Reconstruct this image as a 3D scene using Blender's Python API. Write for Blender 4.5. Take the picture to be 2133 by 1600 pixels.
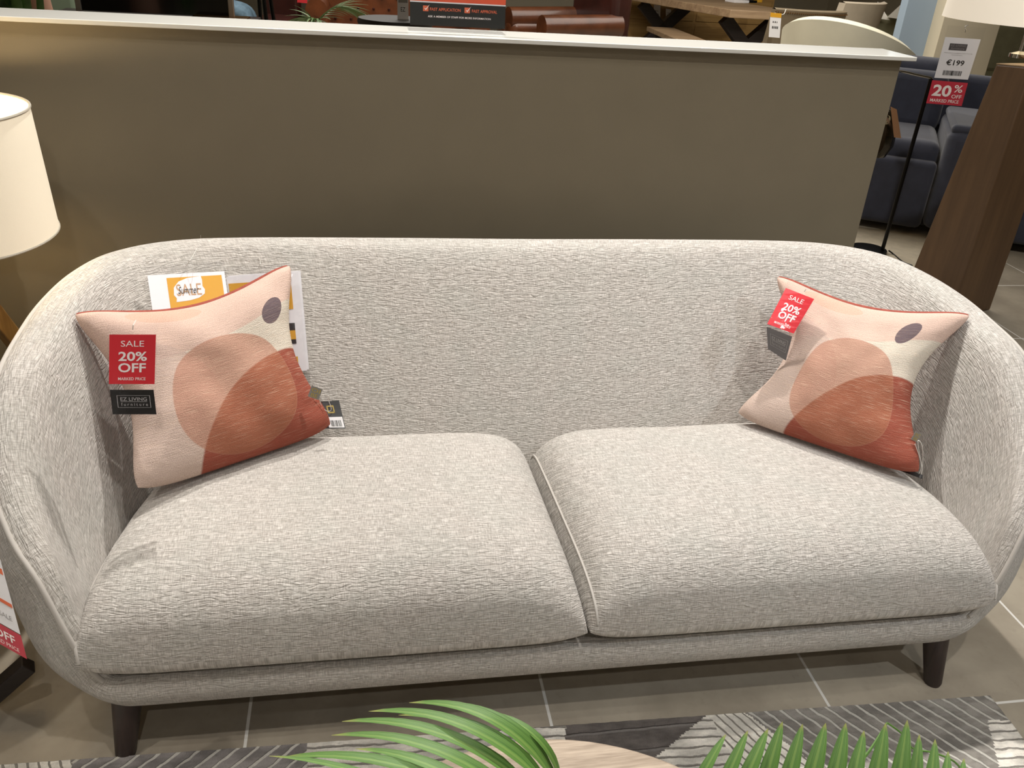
import bpy, bmesh, math, random
from mathutils import Vector, Matrix, noise
random.seed(7)
D = bpy.data
for o in list(D.objects): D.objects.remove(o)
S = bpy.context.scene
COL = S.collection
# ------------------------------------------------------------------ camera
F, CX, CY, H = 1785.0, 1066.5, 800.0, 1.42
YAW, PITCH, ROLL = .1893, .4902, .0672
ca, sa, cb, sb, cc, sc = math.cos(YAW), math.sin(YAW), math.cos(PITCH), math.sin(PITCH), math.cos(ROLL), math.sin(ROLL)
Q = Matrix(((cc, -sc, 0), (sc, cc, 0), (0, 0, 1))) @ Matrix(((1, 0, 0), (0, cb, -sb), (0, sb, cb)))
RW = Matrix((Q @ Vector((ca, 0, sa)), Q @ Vector((-sa, 0, ca)), Q @ Vector((0, -1, 0))))   # rows: world axes seen by the camera
CAMLOC = Vector((0, 0, H))
cd = D.cameras.new('camera'); cam = D.objects.new('camera', cd); COL.objects.link(cam)
cd.sensor_width = 36; cd.lens = F / 2133 * 36; cd.clip_start = .02; cd.clip_end = 60
right, down, fwd = RW.col[0], RW.col[1], RW.col[2]
M = Matrix((right, -down, -fwd)).transposed().to_4x4(); M.translation = CAMLOC
cam.matrix_world = M
S.camera = cam
# measuring helpers: where a sight line meets a known height, depth plane or distance
def ray(px, py): return RW @ Vector(((px - CX) / F, (py - CY) / F, 1))
def PZ(px, py, z): r = ray(px, py); return CAMLOC + r * ((z - H) / r.z)
def PY(px, py, y): r = ray(px, py); return CAMLOC + r * (y / r.y)
def PD(px, py, d): return CAMLOC + ray(px, py) * d
# ------------------------------------------------------------------ light and exposure
S.view_settings.view_transform = 'Standard'; S.view_settings.look = 'None'
S.view_settings.gamma = 1; S.view_settings.exposure = 0.25
W = D.worlds.new('world'); S.world = W; W.use_nodes = True
W.node_tree.nodes['Background'].inputs[0].default_value = (1, .93, .82, 1)
W.node_tree.nodes['Background'].inputs[1].default_value = .05
def area(name, loc, sx, sy, power, color=(1, .93, .83), target=None):
    l = D.lights.new(name, 'AREA'); l.shape = 'RECTANGLE'; l.size = sx; l.size_y = sy; l.energy = power; l.color = color
    o = D.objects.new(name, l); COL.objects.link(o); o.location = loc
    if target: o.rotation_euler = (Vector(target) - Vector(loc)).to_track_quat('-Z', 'Y').to_euler()
    return o
def spot(name, loc, target, power, deg=60, blend=.5, color=(1, .90, .76), r=.03):
    l = D.lights.new(name, 'SPOT'); l.energy = power; l.spot_size = math.radians(deg); l.spot_blend = blend
    l.color = color; l.shadow_soft_size = r
    o = D.objects.new(name, l); COL.objects.link(o); o.location = loc
    o.rotation_euler = (Vector(target) - Vector(loc)).to_track_quat('-Z', 'Y').to_euler()
    return o
WARM = (1, .965, .92)
spot('overhead_spot', (.8, .12, 3.15), (.4, 1.4, .3), 72, 80, .6, WARM)
spot('overhead_spot', (2.55, .75, 3.15), (.7, 1.5, .4), 36, 70, .6, WARM)
spot('overhead_spot', (-.9, .5, 3.15), (.1, 1.5, .4), 32, 75, .6, WARM)
spot('overhead_spot', (1.1, 2.45, 3.15), (.8, 1.3, .1), 215, 90, .6, WARM)
spot('overhead_spot', (-.25, 2.45, 3.15), (0, 1.3, .1), 185, 90, .6, WARM)
spot('overhead_spot', (2.2, -.6, 3.15), (1.8, 1.1, .1), 100, 60, .7, (.88, .94, 1))
spot('overhead_spot', (-1.5, .3, 3.15), (-.75, 1.0, 0), 60, 34, .5, (1, .95, .88))  # unseen spot added to brighten the floor at the left
spot('overhead_spot', (.1, -1.3, 3.15), (.3, 1.1, .2), 50, 62, .7, WARM)  # unseen spot added to lift the lower fronts of the seat cushions
area('soft_fill', (.4, -2.6, 2.9), 2.0, 1.0, 9, (1, .94, .86), (.4, 1.2, .2))  # added soft fill aimed at the sofa, not a real fixture
area('soft_fill', (1.5, 7.2, 3.16), 7, 3.5, 230, (1, .95, .87), (1.5, 7.2, 0))  # added fill that brightens the far room and the cap reflection
spot('overhead_spot', (3.0, 4.6, 3.15), (3.2, 7.2, 1.0), 160, 70, .6, (1, .96, .9))  # unseen spot added to light the blue column and nearby chairs
spot('overhead_spot', (2.3, 1.7, 3.15), (2.6, 3.7, .6), 110, 62, .6, WARM)  # unseen spot added to brighten the hanging price tag and plinth
# ------------------------------------------------------------------ materials
def lin(h):
    h = h.lstrip('#'); v = [int(h[i:i + 2], 16) / 255 for i in (0, 2, 4)]
    return tuple((c / 12.92 if c <= .04045 else ((c + .055) / 1.055) ** 2.4) for c in v) + (1,)
MATS = {}
def mat(name, col='#808080', rough=.6, metal=0, spec=.5, var=0, vscale=20, bump=0, bscale=200, stretch=(1, 1, 1), coat=0, emit=None, es=0, trans=0, alpha=1, sheen=0, coord='Object', var_col=None):
    if name in MATS: return MATS[name]
    m = D.materials.new(name); m.use_nodes = True; N = m.node_tree.nodes; L = m.node_tree.links
    b = N['Principled BSDF']; c = lin(col)
    b.inputs['Base Color'].default_value = c; b.inputs['Roughness'].default_value = rough
    b.inputs['Metallic'].default_value = metal; b.inputs['Specular IOR Level'].default_value = spec
    b.inputs['Coat Weight'].default_value = coat; b.inputs['Transmission Weight'].default_value = trans
    b.inputs['Alpha'].default_value = alpha; b.inputs['Sheen Weight'].default_value = sheen
    if emit: b.inputs['Emission Color'].default_value = lin(emit); b.inputs['Emission Strength'].default_value = es
    tc = N.new('ShaderNodeTexCoord'); mp = N.new('ShaderNodeMapping'); mp.inputs['Scale'].default_value = stretch
    L.new(tc.outputs[coord], mp.inputs[0])
    nz = N.new('ShaderNodeTexNoise'); nz.inputs['Scale'].default_value = vscale; nz.inputs['Detail'].default_value = 4
    L.new(mp.outputs[0], nz.inputs['Vector'])
    if var:
        rp = N.new('ShaderNodeValToRGB'); L.new(nz.outputs[0], rp.inputs[0])
        e = rp.color_ramp.elements; e[0].position = .3; e[1].position = .7
        e[0].color = tuple(x * (1 - var) for x in c[:3]) + (1,)
        e[1].color = lin(var_col) if var_col else tuple(min(1, x * (1 + var)) for x in c[:3]) + (1,)
        L.new(rp.outputs[0], b.inputs['Base Color'])
    if bump:
        n2 = N.new('ShaderNodeTexNoise'); n2.inputs['Scale'].default_value = bscale; n2.inputs['Detail'].default_value = 3
        L.new(mp.outputs[0], n2.inputs['Vector'])
        bp = N.new('ShaderNodeBump'); bp.inputs['Strength'].default_value = bump; bp.inputs['Distance'].default_value = .003
        L.new(n2.outputs[0], bp.inputs['Height']); L.new(bp.outputs[0], b.inputs['Normal'])
    MATS[name] = m
    return m
class NT:
    """small helper for node maths"""
    def __init__(s, name):
        s.m = D.materials.new(name); s.m.use_nodes = True; s.N = s.m.node_tree.nodes; s.L = s.m.node_tree.links; s.b = s.N['Principled BSDF']; MATS[name] = s.m
    def put(s, sock, v):
        if isinstance(v, (int, float)): sock.default_value = v
        elif isinstance(v, tuple): sock.default_value = v
        else: s.L.new(v, sock)
    def math(s, op, a, b=0, c=0, clamp=False):
        n = s.N.new('ShaderNodeMath'); n.operation = op; n.use_clamp = clamp
        s.put(n.inputs[0], a); s.put(n.inputs[1], b); s.put(n.inputs[2], c); return n.outputs[0]
    def mix(s, f, a, b, mode='MIX'):
        n = s.N.new('ShaderNodeMix'); n.data_type = 'RGBA'; n.blend_type = mode
        s.put(n.inputs[0], f); s.put(n.inputs[6], a); s.put(n.inputs[7], b); return n.outputs[2]
    def noise(s, vec, scale, detail=3, rough=.5, dist=0):
        n = s.N.new('ShaderNodeTexNoise'); n.inputs['Scale'].default_value = scale; n.inputs['Detail'].default_value = detail
        n.inputs['Roughness'].default_value = rough; n.inputs['Distortion'].default_value = dist
        s.L.new(vec, n.inputs['Vector']); return n.outputs[0]
    def mapping(s, vec, scale, rot=(0, 0, 0)):
        n = s.N.new('ShaderNodeMapping'); n.inputs['Scale'].default_value = scale; n.inputs['Rotation'].default_value = rot
        s.L.new(vec, n.inputs[0]); return n.outputs[0]
    def coord(s, which): return s.N.new('ShaderNodeTexCoord').outputs[which]
    def sep(s, v):
        n = s.N.new('ShaderNodeSeparateXYZ'); s.L.new(v, n.inputs[0]); return n.outputs
    def step(s, v, lo, hi):
        n = s.N.new('ShaderNodeMapRange'); n.interpolation_type = 'SMOOTHSTEP'
        s.put(n.inputs[0], v); n.inputs[1].default_value = lo; n.inputs[2].default_value = hi; return n.outputs[0]
    def bump(s, h, strength, dist, prev=None):
        n = s.N.new('ShaderNodeBump'); n.inputs['Strength'].default_value = strength; n.inputs['Distance'].default_value = dist
        s.L.new(h, n.inputs['Height'])
        if prev: s.L.new(prev, n.inputs['Normal'])
        return n.outputs[0]
# sofa upholstery: crinkled woven chenille, wrinkles run along U
t = NT('sofa_fabric'); uv = t.coord('UV')
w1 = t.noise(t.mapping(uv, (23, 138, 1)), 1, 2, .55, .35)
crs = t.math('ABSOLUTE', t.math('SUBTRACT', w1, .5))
w2 = t.noise(t.mapping(uv, (120, 420, 1)), 1, 2, .5, .1)
th = t.noise(t.mapping(uv, (700, 60, 1)), 1, 2)
sl = t.noise(t.mapping(uv, (60, 700, 1)), 1, 2)
big = t.noise(uv, 9, 3)
hgt = t.math('ADD', t.math('MULTIPLY', t.step(crs, 0, .09), .55), t.math('MULTIPLY', w2, .55))
t.put(t.b.inputs['Normal'], t.bump(hgt, .64, .0036))
cr = t.math('ADD', t.math('MULTIPLY', th, .5), t.math('MULTIPLY', sl, .5))
c1 = t.mix(t.step(cr, .36, .66), lin('#9f9890'), lin('#d1cbc4'))
c2 = t.mix(t.math('MULTIPLY', t.step(crs, .035, .0), .24), c1, lin('#7d776d'))  # crease shade put into the colour as thin dark lines
c3 = t.mix(t.math('MULTIPLY', t.step(big, .4, .65), .12), c2, lin('#a3aaa2'))
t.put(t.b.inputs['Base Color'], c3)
t.b.inputs['Roughness'].default_value = .85; t.b.inputs['Sheen Weight'].default_value = .15; t.b.inputs['Specular IOR Level'].default_value = .2
# printed cushion cover (u, v run 0..1 over the cover)
def pillow_mat(name, dx, dy):
    t = NT(name); uv = t.coord('UV'); s = t.sep(uv); u, v = s[0], s[1]
    wob = t.math('MULTIPLY', t.math('SUBTRACT', t.noise(uv, 120, 2), .5), .004)
    def circ(cx, cy, rx, ry, base, col, op=1.0):
        a = t.math('DIVIDE', t.math('SUBTRACT', u, cx), rx); b = t.math('DIVIDE', t.math('SUBTRACT', v, cy), ry)
        r = t.math('SQRT', t.math('ADD', t.math('MULTIPLY', a, a), t.math('MULTIPLY', b, b)))
        f = t.step(t.math('ADD', r, wob), 1.012, .988)
        return t.mix(t.math('MULTIPLY', f, op), base, col), f
    pink, cream = lin('#d9bdae'), lin('#dbd1c1')
    # cream below a shallow rising line, pink above it
    ln = t.math('SUBTRACT', v, t.math('ADD', .59, t.math('MULTIPLY', u, .19)))
    base = t.mix(t.step(ln, -.004, .004), cream, pink)
    base, _ = circ(.12, .28, .36, .46, base, lin('#ceb6aa'), .85)
    base, _ = circ(.34, .93, .16, .06, base, lin('#d5a88f'), .5)
    base, ft = circ(.88, -.10, .6, .6, base, lin('#985040'))
    base, fb = circ(.535, .365, .345, .335, base, lin('#bf917c'), .88)
    both = t.math('MULTIPLY', ft, fb)
    base = t.mix(both, base, lin('#a5674f'))
    base, _ = circ(dx, dy, .066 if dx > .8 else .056, .076 if dx > .8 else .084, base, lin('#6c6065'))
    slub = t.noise(t.mapping(uv, (9, 230, 1)), 1, 3, .6)
    rib = t.noise(t.mapping(uv, (260, 150, 1)), 1, 2)
    spk = t.step(slub, .52, .72)
    inner = t.step(t.math('ABSOLUTE', t.math('SUBTRACT', v, .45)), .5, .1)
    c = t.mix(t.math('MULTIPLY', spk, t.math('ADD', .12, t.math('MULTIPLY', inner, .34))), base, lin('#f0d3b8'))
    c = t.mix(t.math('MULTIPLY', t.step(rib, .62, .35), .22), c, lin('#7a4a38'))
    t.put(t.b.inputs['Base Color'], c)
    h = t.math('ADD', t.math('MULTIPLY', slub, .8), t.math('MULTIPLY', rib, .7))
    t.put(t.b.inputs['Normal'], t.bump(h, .7, .003))
    t.b.inputs['Roughness'].default_value = .85; t.b.inputs['Specular IOR Level'].default_value = .2
    return t.m
pillow_a = pillow_mat('printed_cushion_cover', .85, .74)
pillow_b = pillow_mat('printed_cushion_cover_two', .785, .80)
mat('terracotta', '#95483a', .85, bump=.5, bscale=300, var=.15, vscale=80)
# floor tiles 0.6 m with pale grout
t = NT('floor_tile'); oc = t.coord('Object'); s = t.sep(oc)
def grid_line(x, off):
    f = t.math('FRACT', t.math('DIVIDE', t.math('SUBTRACT', x, off - 60), .6))
    return t.math('MINIMUM', f, t.math('SUBTRACT', 1, f))
g = t.math('MINIMUM', grid_line(s[0], .3515), grid_line(s[1], 1.116))
gm = t.step(g, .0062, .0042)
cl = t.noise(oc, 3.5, 5, .6)
tc_ = t.mix(t.step(cl, .3, .7), lin('#8d8374'), lin('#a89e8d'))
fleck = t.noise(oc, 40, 4, .7)
tc_ = t.mix(t.math('MULTIPLY', t.step(fleck, .55, .7), .15), tc_, lin('#6f665a'))
t.put(t.b.inputs['Base Color'], t.mix(gm, tc_, lin('#d8d4cc')))
t.put(t.b.inputs['Roughness'], t.mix(gm, (.38, .38, .38, 1), (.8, .8, .8, 1)))
t.put(t.b.inputs['Normal'], t.bump(t.math('SUBTRACT', 1, gm), .4, .002))
def wood(name, dark, light, axis='x', sc=1.0, rough=.5):
    t = NT(name); oc = t.coord('Object')
    st = {'x': (1.5, 22, 22), 'y': (22, 1.5, 22), 'z': (22, 22, 1.5)}[axis]
    a = t.noise(t.mapping(oc, tuple(k * sc for k in st)), 1, 5, .65, .6)
    b = t.noise(t.mapping(oc, tuple(k * sc * 6 for k in st)), 1, 3, .6)
    f = t.math('ADD', t.math('MULTIPLY', a, .65), t.math('MULTIPLY', b, .35))
    t.put(t.b.inputs['Base Color'], t.mix(t.step(f, .32, .68), lin(dark), lin(light)))
    t.put(t.b.inputs['Normal'], t.bump(f, .25, .002)); t.b.inputs['Roughness'].default_value = rough
    return t.m
wood('walnut_leg', '#2c2220', '#43342e', 'z', 1, .45)
wood('pedestal_wood', '#5d4733', '#74593f', 'z', .3, .5)
wood('lamp_wood', '#6b4c22', '#96713a', 'z', 1, .5)
wood('light_top', '#8d7d6c', '#bfae9b', 'x', 2.4, .5)
wood('dining_wood', '#8d7257', '#b39877', 'x', .5, .5)
wood('honey_wood', '#8a6a3c', '#a98650', 'x', .5, .45)
wood('black_wood', '#1b1411', '#2e2420', 'x', 1, .5)
mat('partition_paint', '#776d59', .75, bump=.08, bscale=600, var=.03, vscale=8)
mat('white_gloss', '#d6d4cc', .12, spec=.5)
mat('wall_paint', '#c9bea6', .8, var=.03, vscale=2)
mat('blue_paint', '#93a3b2', .8, var=.03, vscale=2)
mat('ceiling_paint', '#9c968a', .9, var=.02, vscale=3)
mat('shade_linen', '#e9dfcb', .8, bump=.1, bscale=900, trans=0, emit='#ffe3b4', es=.12)
mat('shade_inside', '#f5eedd', .8, emit='#ffe6b4', es=.5)
mat('shade_white', '#f6efe4', .8, bump=.1, bscale=900, emit='#fff0d8', es=.35)
mat('trim_grey', '#a39b8c', .6)
mat('card_red', '#e0363f', .35, coat=.5); mat('card_red_dim', '#c93b4b', .4, coat=.4)
mat('card_black', '#2b2a2a', .3, coat=.6); mat('card_grey', '#5b5658', .35, coat=.5)
mat('card_white', '#f1eff0', .4, coat=.4); mat('card_yellow', '#e0a52c', .4, coat=.5)
mat('ink_white', '#fdf3ee', .5); mat('ink_grey', '#b9b5b3', .5); mat('ink_black', '#26221f', .5)
mat('ink_gold', '#b09a52', .5); mat('ink_orange', '#e4714a', .5); mat('ink_tan', '#c6a07a', .5)
mat('ink_pale', '#9a9694', .6)
mat('poster_black', '#2d2e2c', .3, coat=.4); mat('poster_orange', '#e8603f', .35, coat=.4)
mat('label_grey', '#8c8983', .5, bump=.2, bscale=900)
mat('string', '#dcd8d0', .6); mat('metal', '#b9b9bb', .25, metal=1)
mat('black_metal', '#141312', .3, metal=.6); mat('gold_metal', '#b58a5c', .22, metal=1); mat('silver_edge', '#a8a29a', .35, metal=.8)
mat('chrome', '#d8d8d8', .08, metal=1)
mat('black_screen', '#050507', .12, coat=.3)
mat('leather_tan', '#5f3218', .32, coat=.25, var=.3, vscale=7, bump=.25, bscale=90)
mat('leather_dark', '#341510', .35, coat=.2, var=.25, vscale=6, bump=.2, bscale=90)
mat('leather_brown', '#4f2c19', .3, coat=.3, var=.3, vscale=8, bump=.25, bscale=80)
mat('navy', '#303342', .85, var=.15, vscale=14, bump=.15, bscale=300, sheen=.3)
mat('navy_dark', '#2a2d3a', .9, var=.15, vscale=14)
mat('cream_leather', '#d3cdb6', .5, var=.05, vscale=6)
mat('beige_fabric', '#b3a692', .85, var=.06, vscale=12); mat('brown_fabric', '#6f614b', .85, var=.08, vscale=12)
mat('olive_fabric', '#6e6a50', .85, var=.1, vscale=9); mat('linen_white', '#e8e4da', .8)
mat('denim', '#6d8799', .85, var=.25, vscale=25, bump=.3, bscale=120); mat('dark_top', '#1d2027', .9); mat('skin', '#c58f74', .55)
mat('hair', '#2c211a', .6); mat('dark_foliage', '#34502a', .5, var=.4, vscale=18, var_col='#5d8442')
mat('soil', '#3a2c22', .95, bump=.6, bscale=90); mat('pot_white', '#d9d5cc', .4); mat('pot_grey', '#8b8780', .6)
mat('pale_rug', '#d8cdb8', .95, bump=.4, bscale=250, var=.08, vscale=20)
mat('copper', '#e9bfa0', .3, metal=.5); mat('sage', '#93a58c', .6); mat('tissue', '#eef0f0', .5); mat('terracotta_pot', '#b58973', .7)
mat('glass_smoke', '#3a362c', .06, coat=.8, metal=.7)
# palm leaf: bright green with a paler midrib (u across the leaflet)
t = NT('palm_leaf'); uv = t.coord('UV'); s = t.sep(uv)
mid = t.step(t.math('ABSOLUTE', t.math('SUBTRACT', s[0], .5)), .12, .02)
n = t.noise(t.mapping(uv, (30, 1.5, 1)), 1, 3)
gr = t.mix(t.step(n, .3, .7), lin('#446a2d'), lin('#6d9346'))
gr = t.mix(t.math('MULTIPLY', mid, .5), gr, lin('#8ba455'))
gr = t.mix(t.math('MULTIPLY', t.step(s[1], .9, 1.0), .7), gr, lin('#a39a52'))
t.put(t.b.inputs['Base Color'], gr); t.b.inputs['Roughness'].default_value = .4
t.put(t.b.inputs['Normal'], t.bump(n, .3, .002))
# clear plastic sleeve
t = NT('clear_plastic'); N, L = t.N, t.L
gl = N.new('ShaderNodeBsdfGlossy'); gl.inputs['Roughness'].default_value = .07
tr = N.new('ShaderNodeBsdfTransparent'); tr.inputs[0].default_value = (.96, .96, .97, 1)
fr = N.new('ShaderNodeLayerWeight'); fr.inputs[0].default_value = .12
nz = N.new('ShaderNodeTexNoise'); nz.inputs['Scale'].default_value = 35
oc = N.new('ShaderNodeTexCoord'); L.new(oc.outputs['Object'], nz.inputs['Vector'])
bp = N.new('ShaderNodeBump'); bp.inputs['Distance'].default_value = .003; bp.inputs['Strength'].default_value = .5
L.new(nz.outputs[0], bp.inputs['Height']); L.new(bp.outputs[0], gl.inputs['Normal']); 
mx = N.new('ShaderNodeMixShader'); fa = t.math('ADD', t.math('MULTIPLY', fr.outputs['Fresnel'], .6), .03)
L.new(fa, mx.inputs[0]); L.new(tr.outputs[0], mx.inputs[1]); L.new(gl.outputs[0], mx.inputs[2])
L.new(mx.outputs[0], N['Material Output'].inputs[0])
# rug piles
def rug_mat(name, a, b, ang, pitch, duty, wob=.0028, groove=False):
    t = NT(name); oc = t.coord('Object')
    r = t.mapping(oc, (1, 1, 1), (0, 0, math.radians(ang))); s = t.sep(r)
    nz = t.noise(oc, 30, 3); f = t.math('ADD', s[1], t.math('MULTIPLY', t.math('SUBTRACT', nz, .5), wob * 4))
    ph = t.math('FRACT', t.math('ADD', t.math('DIVIDE', f, pitch), 50))
    m = t.step(t.math('ABSOLUTE', t.math('SUBTRACT', ph, .5)), duty / 2 + .03, duty / 2 - .03)
    fib = t.noise(t.mapping(oc, (500, 160, 1)), 1, 3, .7)
    patch = t.noise(t.mapping(oc, (9, 22, 1)), 1, 3, .7)
    ca_ = t.mix(t.step(patch, .35, .65), lin(a), tuple(x * 1.75 for x in lin(a)[:3]) + (1,))
    c = t.mix(m, ca_, lin(b)); c = t.mix(t.math('MULTIPLY', fib, .35), c, lin('#4e4945'))
    t.put(t.b.inputs['Base Color'], c)
    hh = t.math('ADD', t.math('MULTIPLY', m, -1 if groove else 1), t.math('MULTIPLY', fib, .8))
    t.put(t.b.inputs['Normal'], t.bump(hh, .8, .006)); t.b.inputs['Roughness'].default_value = .95
    t.b.inputs['Specular IOR Level'].default_value = .1
    return t.m
RUG = [rug_mat('rug_dark_stripe', '#827d7a', '#d6d1c7', -42, .025, .24), rug_mat('rug_light_groove', '#d8d2c7', '#9c968d', 3, .021, .2, groove=True),
       rug_mat('rug_dark_plain', '#605a56', '#8b8580', 0, .05, .12, .001), rug_mat('rug_cream_groove', '#e2dcd0', '#999388', 62, .017, .2, groove=True),
       rug_mat('rug_dark_stripe_two', '#858079', '#d9d4ca', 55, .027, .24)]
# ------------------------------------------------------------------ mesh helpers
def setp(o, label=None, cat=None, group=None, kind=None):
    if label: o['label'] = label
    if cat: o['category'] = cat
    if group: o['group'] = group
    if kind: o['kind'] = kind
    return o
def thing(name, loc, label, cat, group=None, rotz=0):
    o = D.objects.new(name, None); COL.objects.link(o); o.location = loc; o.rotation_euler = (0, 0, rotz); o.empty_display_size = .05
    return setp(o, label, cat, group)
def link(name, me, material, parent=None, smooth=True, world=True):
    """mesh given in world coordinates; kept so under a parent"""
    o = D.objects.new(name, me); COL.objects.link(o)
    if isinstance(material, (list, tuple)):
        for m in material: me.materials.append(m if not isinstance(m, str) else MATS[m])
    elif material: me.materials.append(MATS[material] if isinstance(material, str) else material)
    if smooth: me.polygons.foreach_set('use_smooth', [True] * len(me.polygons))
    if parent:
        o.parent = parent
        if world:
            bpy.context.view_layer.update()
            o.matrix_parent_inverse = parent.matrix_world.inverted()
    return o
class MB:
    def __init__(s): s.v = []; s.f = []; s.uv = []
    def add(s, verts, faces, uvs=None):
        o = len(s.v); s.v += [tuple(p) for p in verts]
        for k, f in enumerate(faces):
            s.f.append([i + o for i in f]); s.uv.append([uvs[i] for i in f] if uvs else [(0, 0)] * len(f))
        return s
    def box(s, c, d, rz=0, R=None):
        R = R or Matrix.Rotation(rz, 3, 'Z'); c = Vector(c)
        vs = [c + R @ Vector((x * d[0] / 2, y * d[1] / 2, z * d[2] / 2)) for x in (-1, 1) for y in (-1, 1) for z in (-1, 1)]
        return s.add(vs, [(0, 1, 3, 2), (4, 6, 7, 5), (0, 4, 5, 1), (2, 3, 7, 6), (0, 2, 6, 4), (1, 5, 7, 3)])
    def hexa(s, b, t_):
        vs = list(b) + list(t_)
        return s.add(vs, [(3, 2, 1, 0), (4, 5, 6, 7), (0, 1, 5, 4), (1, 2, 6, 5), (2, 3, 7, 6), (3, 0, 4, 7)])
    def grid(s, P, cu=False, cv=False, uv=None):
        nu, nv = len(P), len(P[0]); vs = [p for r in P for p in r]; us = [q for r in uv for q in r] if uv else None
        fs = []
        for i in range(nu if cu else nu - 1):
            for j in range(nv if cv else nv - 1):
                a, b = i % nu, (i + 1) % nu; c, d = j % nv, (j + 1) % nv
                fs.append((a * nv + c, b * nv + c, b * nv + d, a * nv + d))
        return s.add(vs, fs, us)
    def tube(s, path, r, n=8, closed=False, caps=True):
        path = [Vector(p) for p in path]; R = r if isinstance(r, (list, tuple)) else [r] * len(path); rings = []; up = None
        for i, p in enumerate(path):
            a = path[i - 1] if i or closed else p; b = path[(i + 1) % len(path)] if i < len(path) - 1 or closed else p
            d = (b - a).normalized() if (b - a).length > 1e-9 else Vector((0, 0, 1))
            if up is None: up = d.orthogonal().normalized()
            up = (up - d * up.dot(d)); up = up.normalized() if up.length > 1e-6 else d.orthogonal().normalized()
            w = d.cross(up)
            rings.append([p + (up * math.cos(k * 2 * math.pi / n) + w * math.sin(k * 2 * math.pi / n)) * R[i] for k in range(n)])
        s.grid(rings, cu=closed, cv=True)
        if caps and not closed:
            s.add(rings[0], [tuple(range(n))[::-1]]); s.add(rings[-1], [tuple(range(n))])
        return s
    def lathe(s, c, prof, n=48):
        c = Vector(c)
        rings = [[c + Vector((r * math.cos(k * 2 * math.pi / n), r * math.sin(k * 2 * math.pi / n), z)) for k in range(n)] for r, z in prof]
        return s.grid(rings, cv=True)
    def build(s, name, material, parent=None, smooth=True, bevel=0, seg=3, sub=0, weld=True):
        me = D.meshes.new(name); me.from_pydata(s.v, [], s.f); me.validate()
        ul = me.uv_layers.new(name='UVMap')
        if len(me.polygons) == len(s.f):
            k = 0
            for f in s.uv:
                for q in f: ul.data[k].uv = q; k += 1
        if weld:
            bm = bmesh.new(); bm.from_mesh(me); bmesh.ops.remove_doubles(bm, verts=bm.verts, dist=1e-6)
            bmesh.ops.recalc_face_normals(bm, faces=bm.faces); bm.to_mesh(me); bm.free()
        o = link(name, me, material, parent, smooth)
        if bevel:
            m = o.modifiers.new('bevel', 'BEVEL'); m.width = bevel; m.segments = seg; m.limit_method = 'ANGLE'; m.angle_limit = .6
            m.harden_normals = False
        if sub:
            m = o.modifiers.new('sub', 'SUBSURF'); m.levels = sub; m.render_levels = sub
        if smooth and not sub:
            try: me.set_sharp_from_angle(angle=math.radians(50))
            except Exception: pass
        return o
def box(name, c, d, m, parent=None, rz=0, bevel=.004, R=None, seg=2):
    return MB().box(c, d, rz, R).build(name, m, parent, bevel=bevel, seg=seg)
def cat(ctrl, n, closed=False):
    """Catmull-Rom through control points, n samples, even in parameter"""
    P = [Vector(p) for p in ctrl]; m = len(P); out = []
    for k in range(n):
        x = k / (n - 1) * (m - 1); i = min(int(x), m - 2); f = x - i
        p0 = P[max(i - 1, 0)]; p1 = P[i]; p2 = P[i + 1]; p3 = P[min(i + 2, m - 1)]
        out.append(.5 * ((2 * p1) + (p2 - p0) * f + (2 * p0 - 5 * p1 + 4 * p2 - p3) * f * f + (3 * p1 - p0 - 3 * p2 + p3) * f ** 3))
    return out
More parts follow.
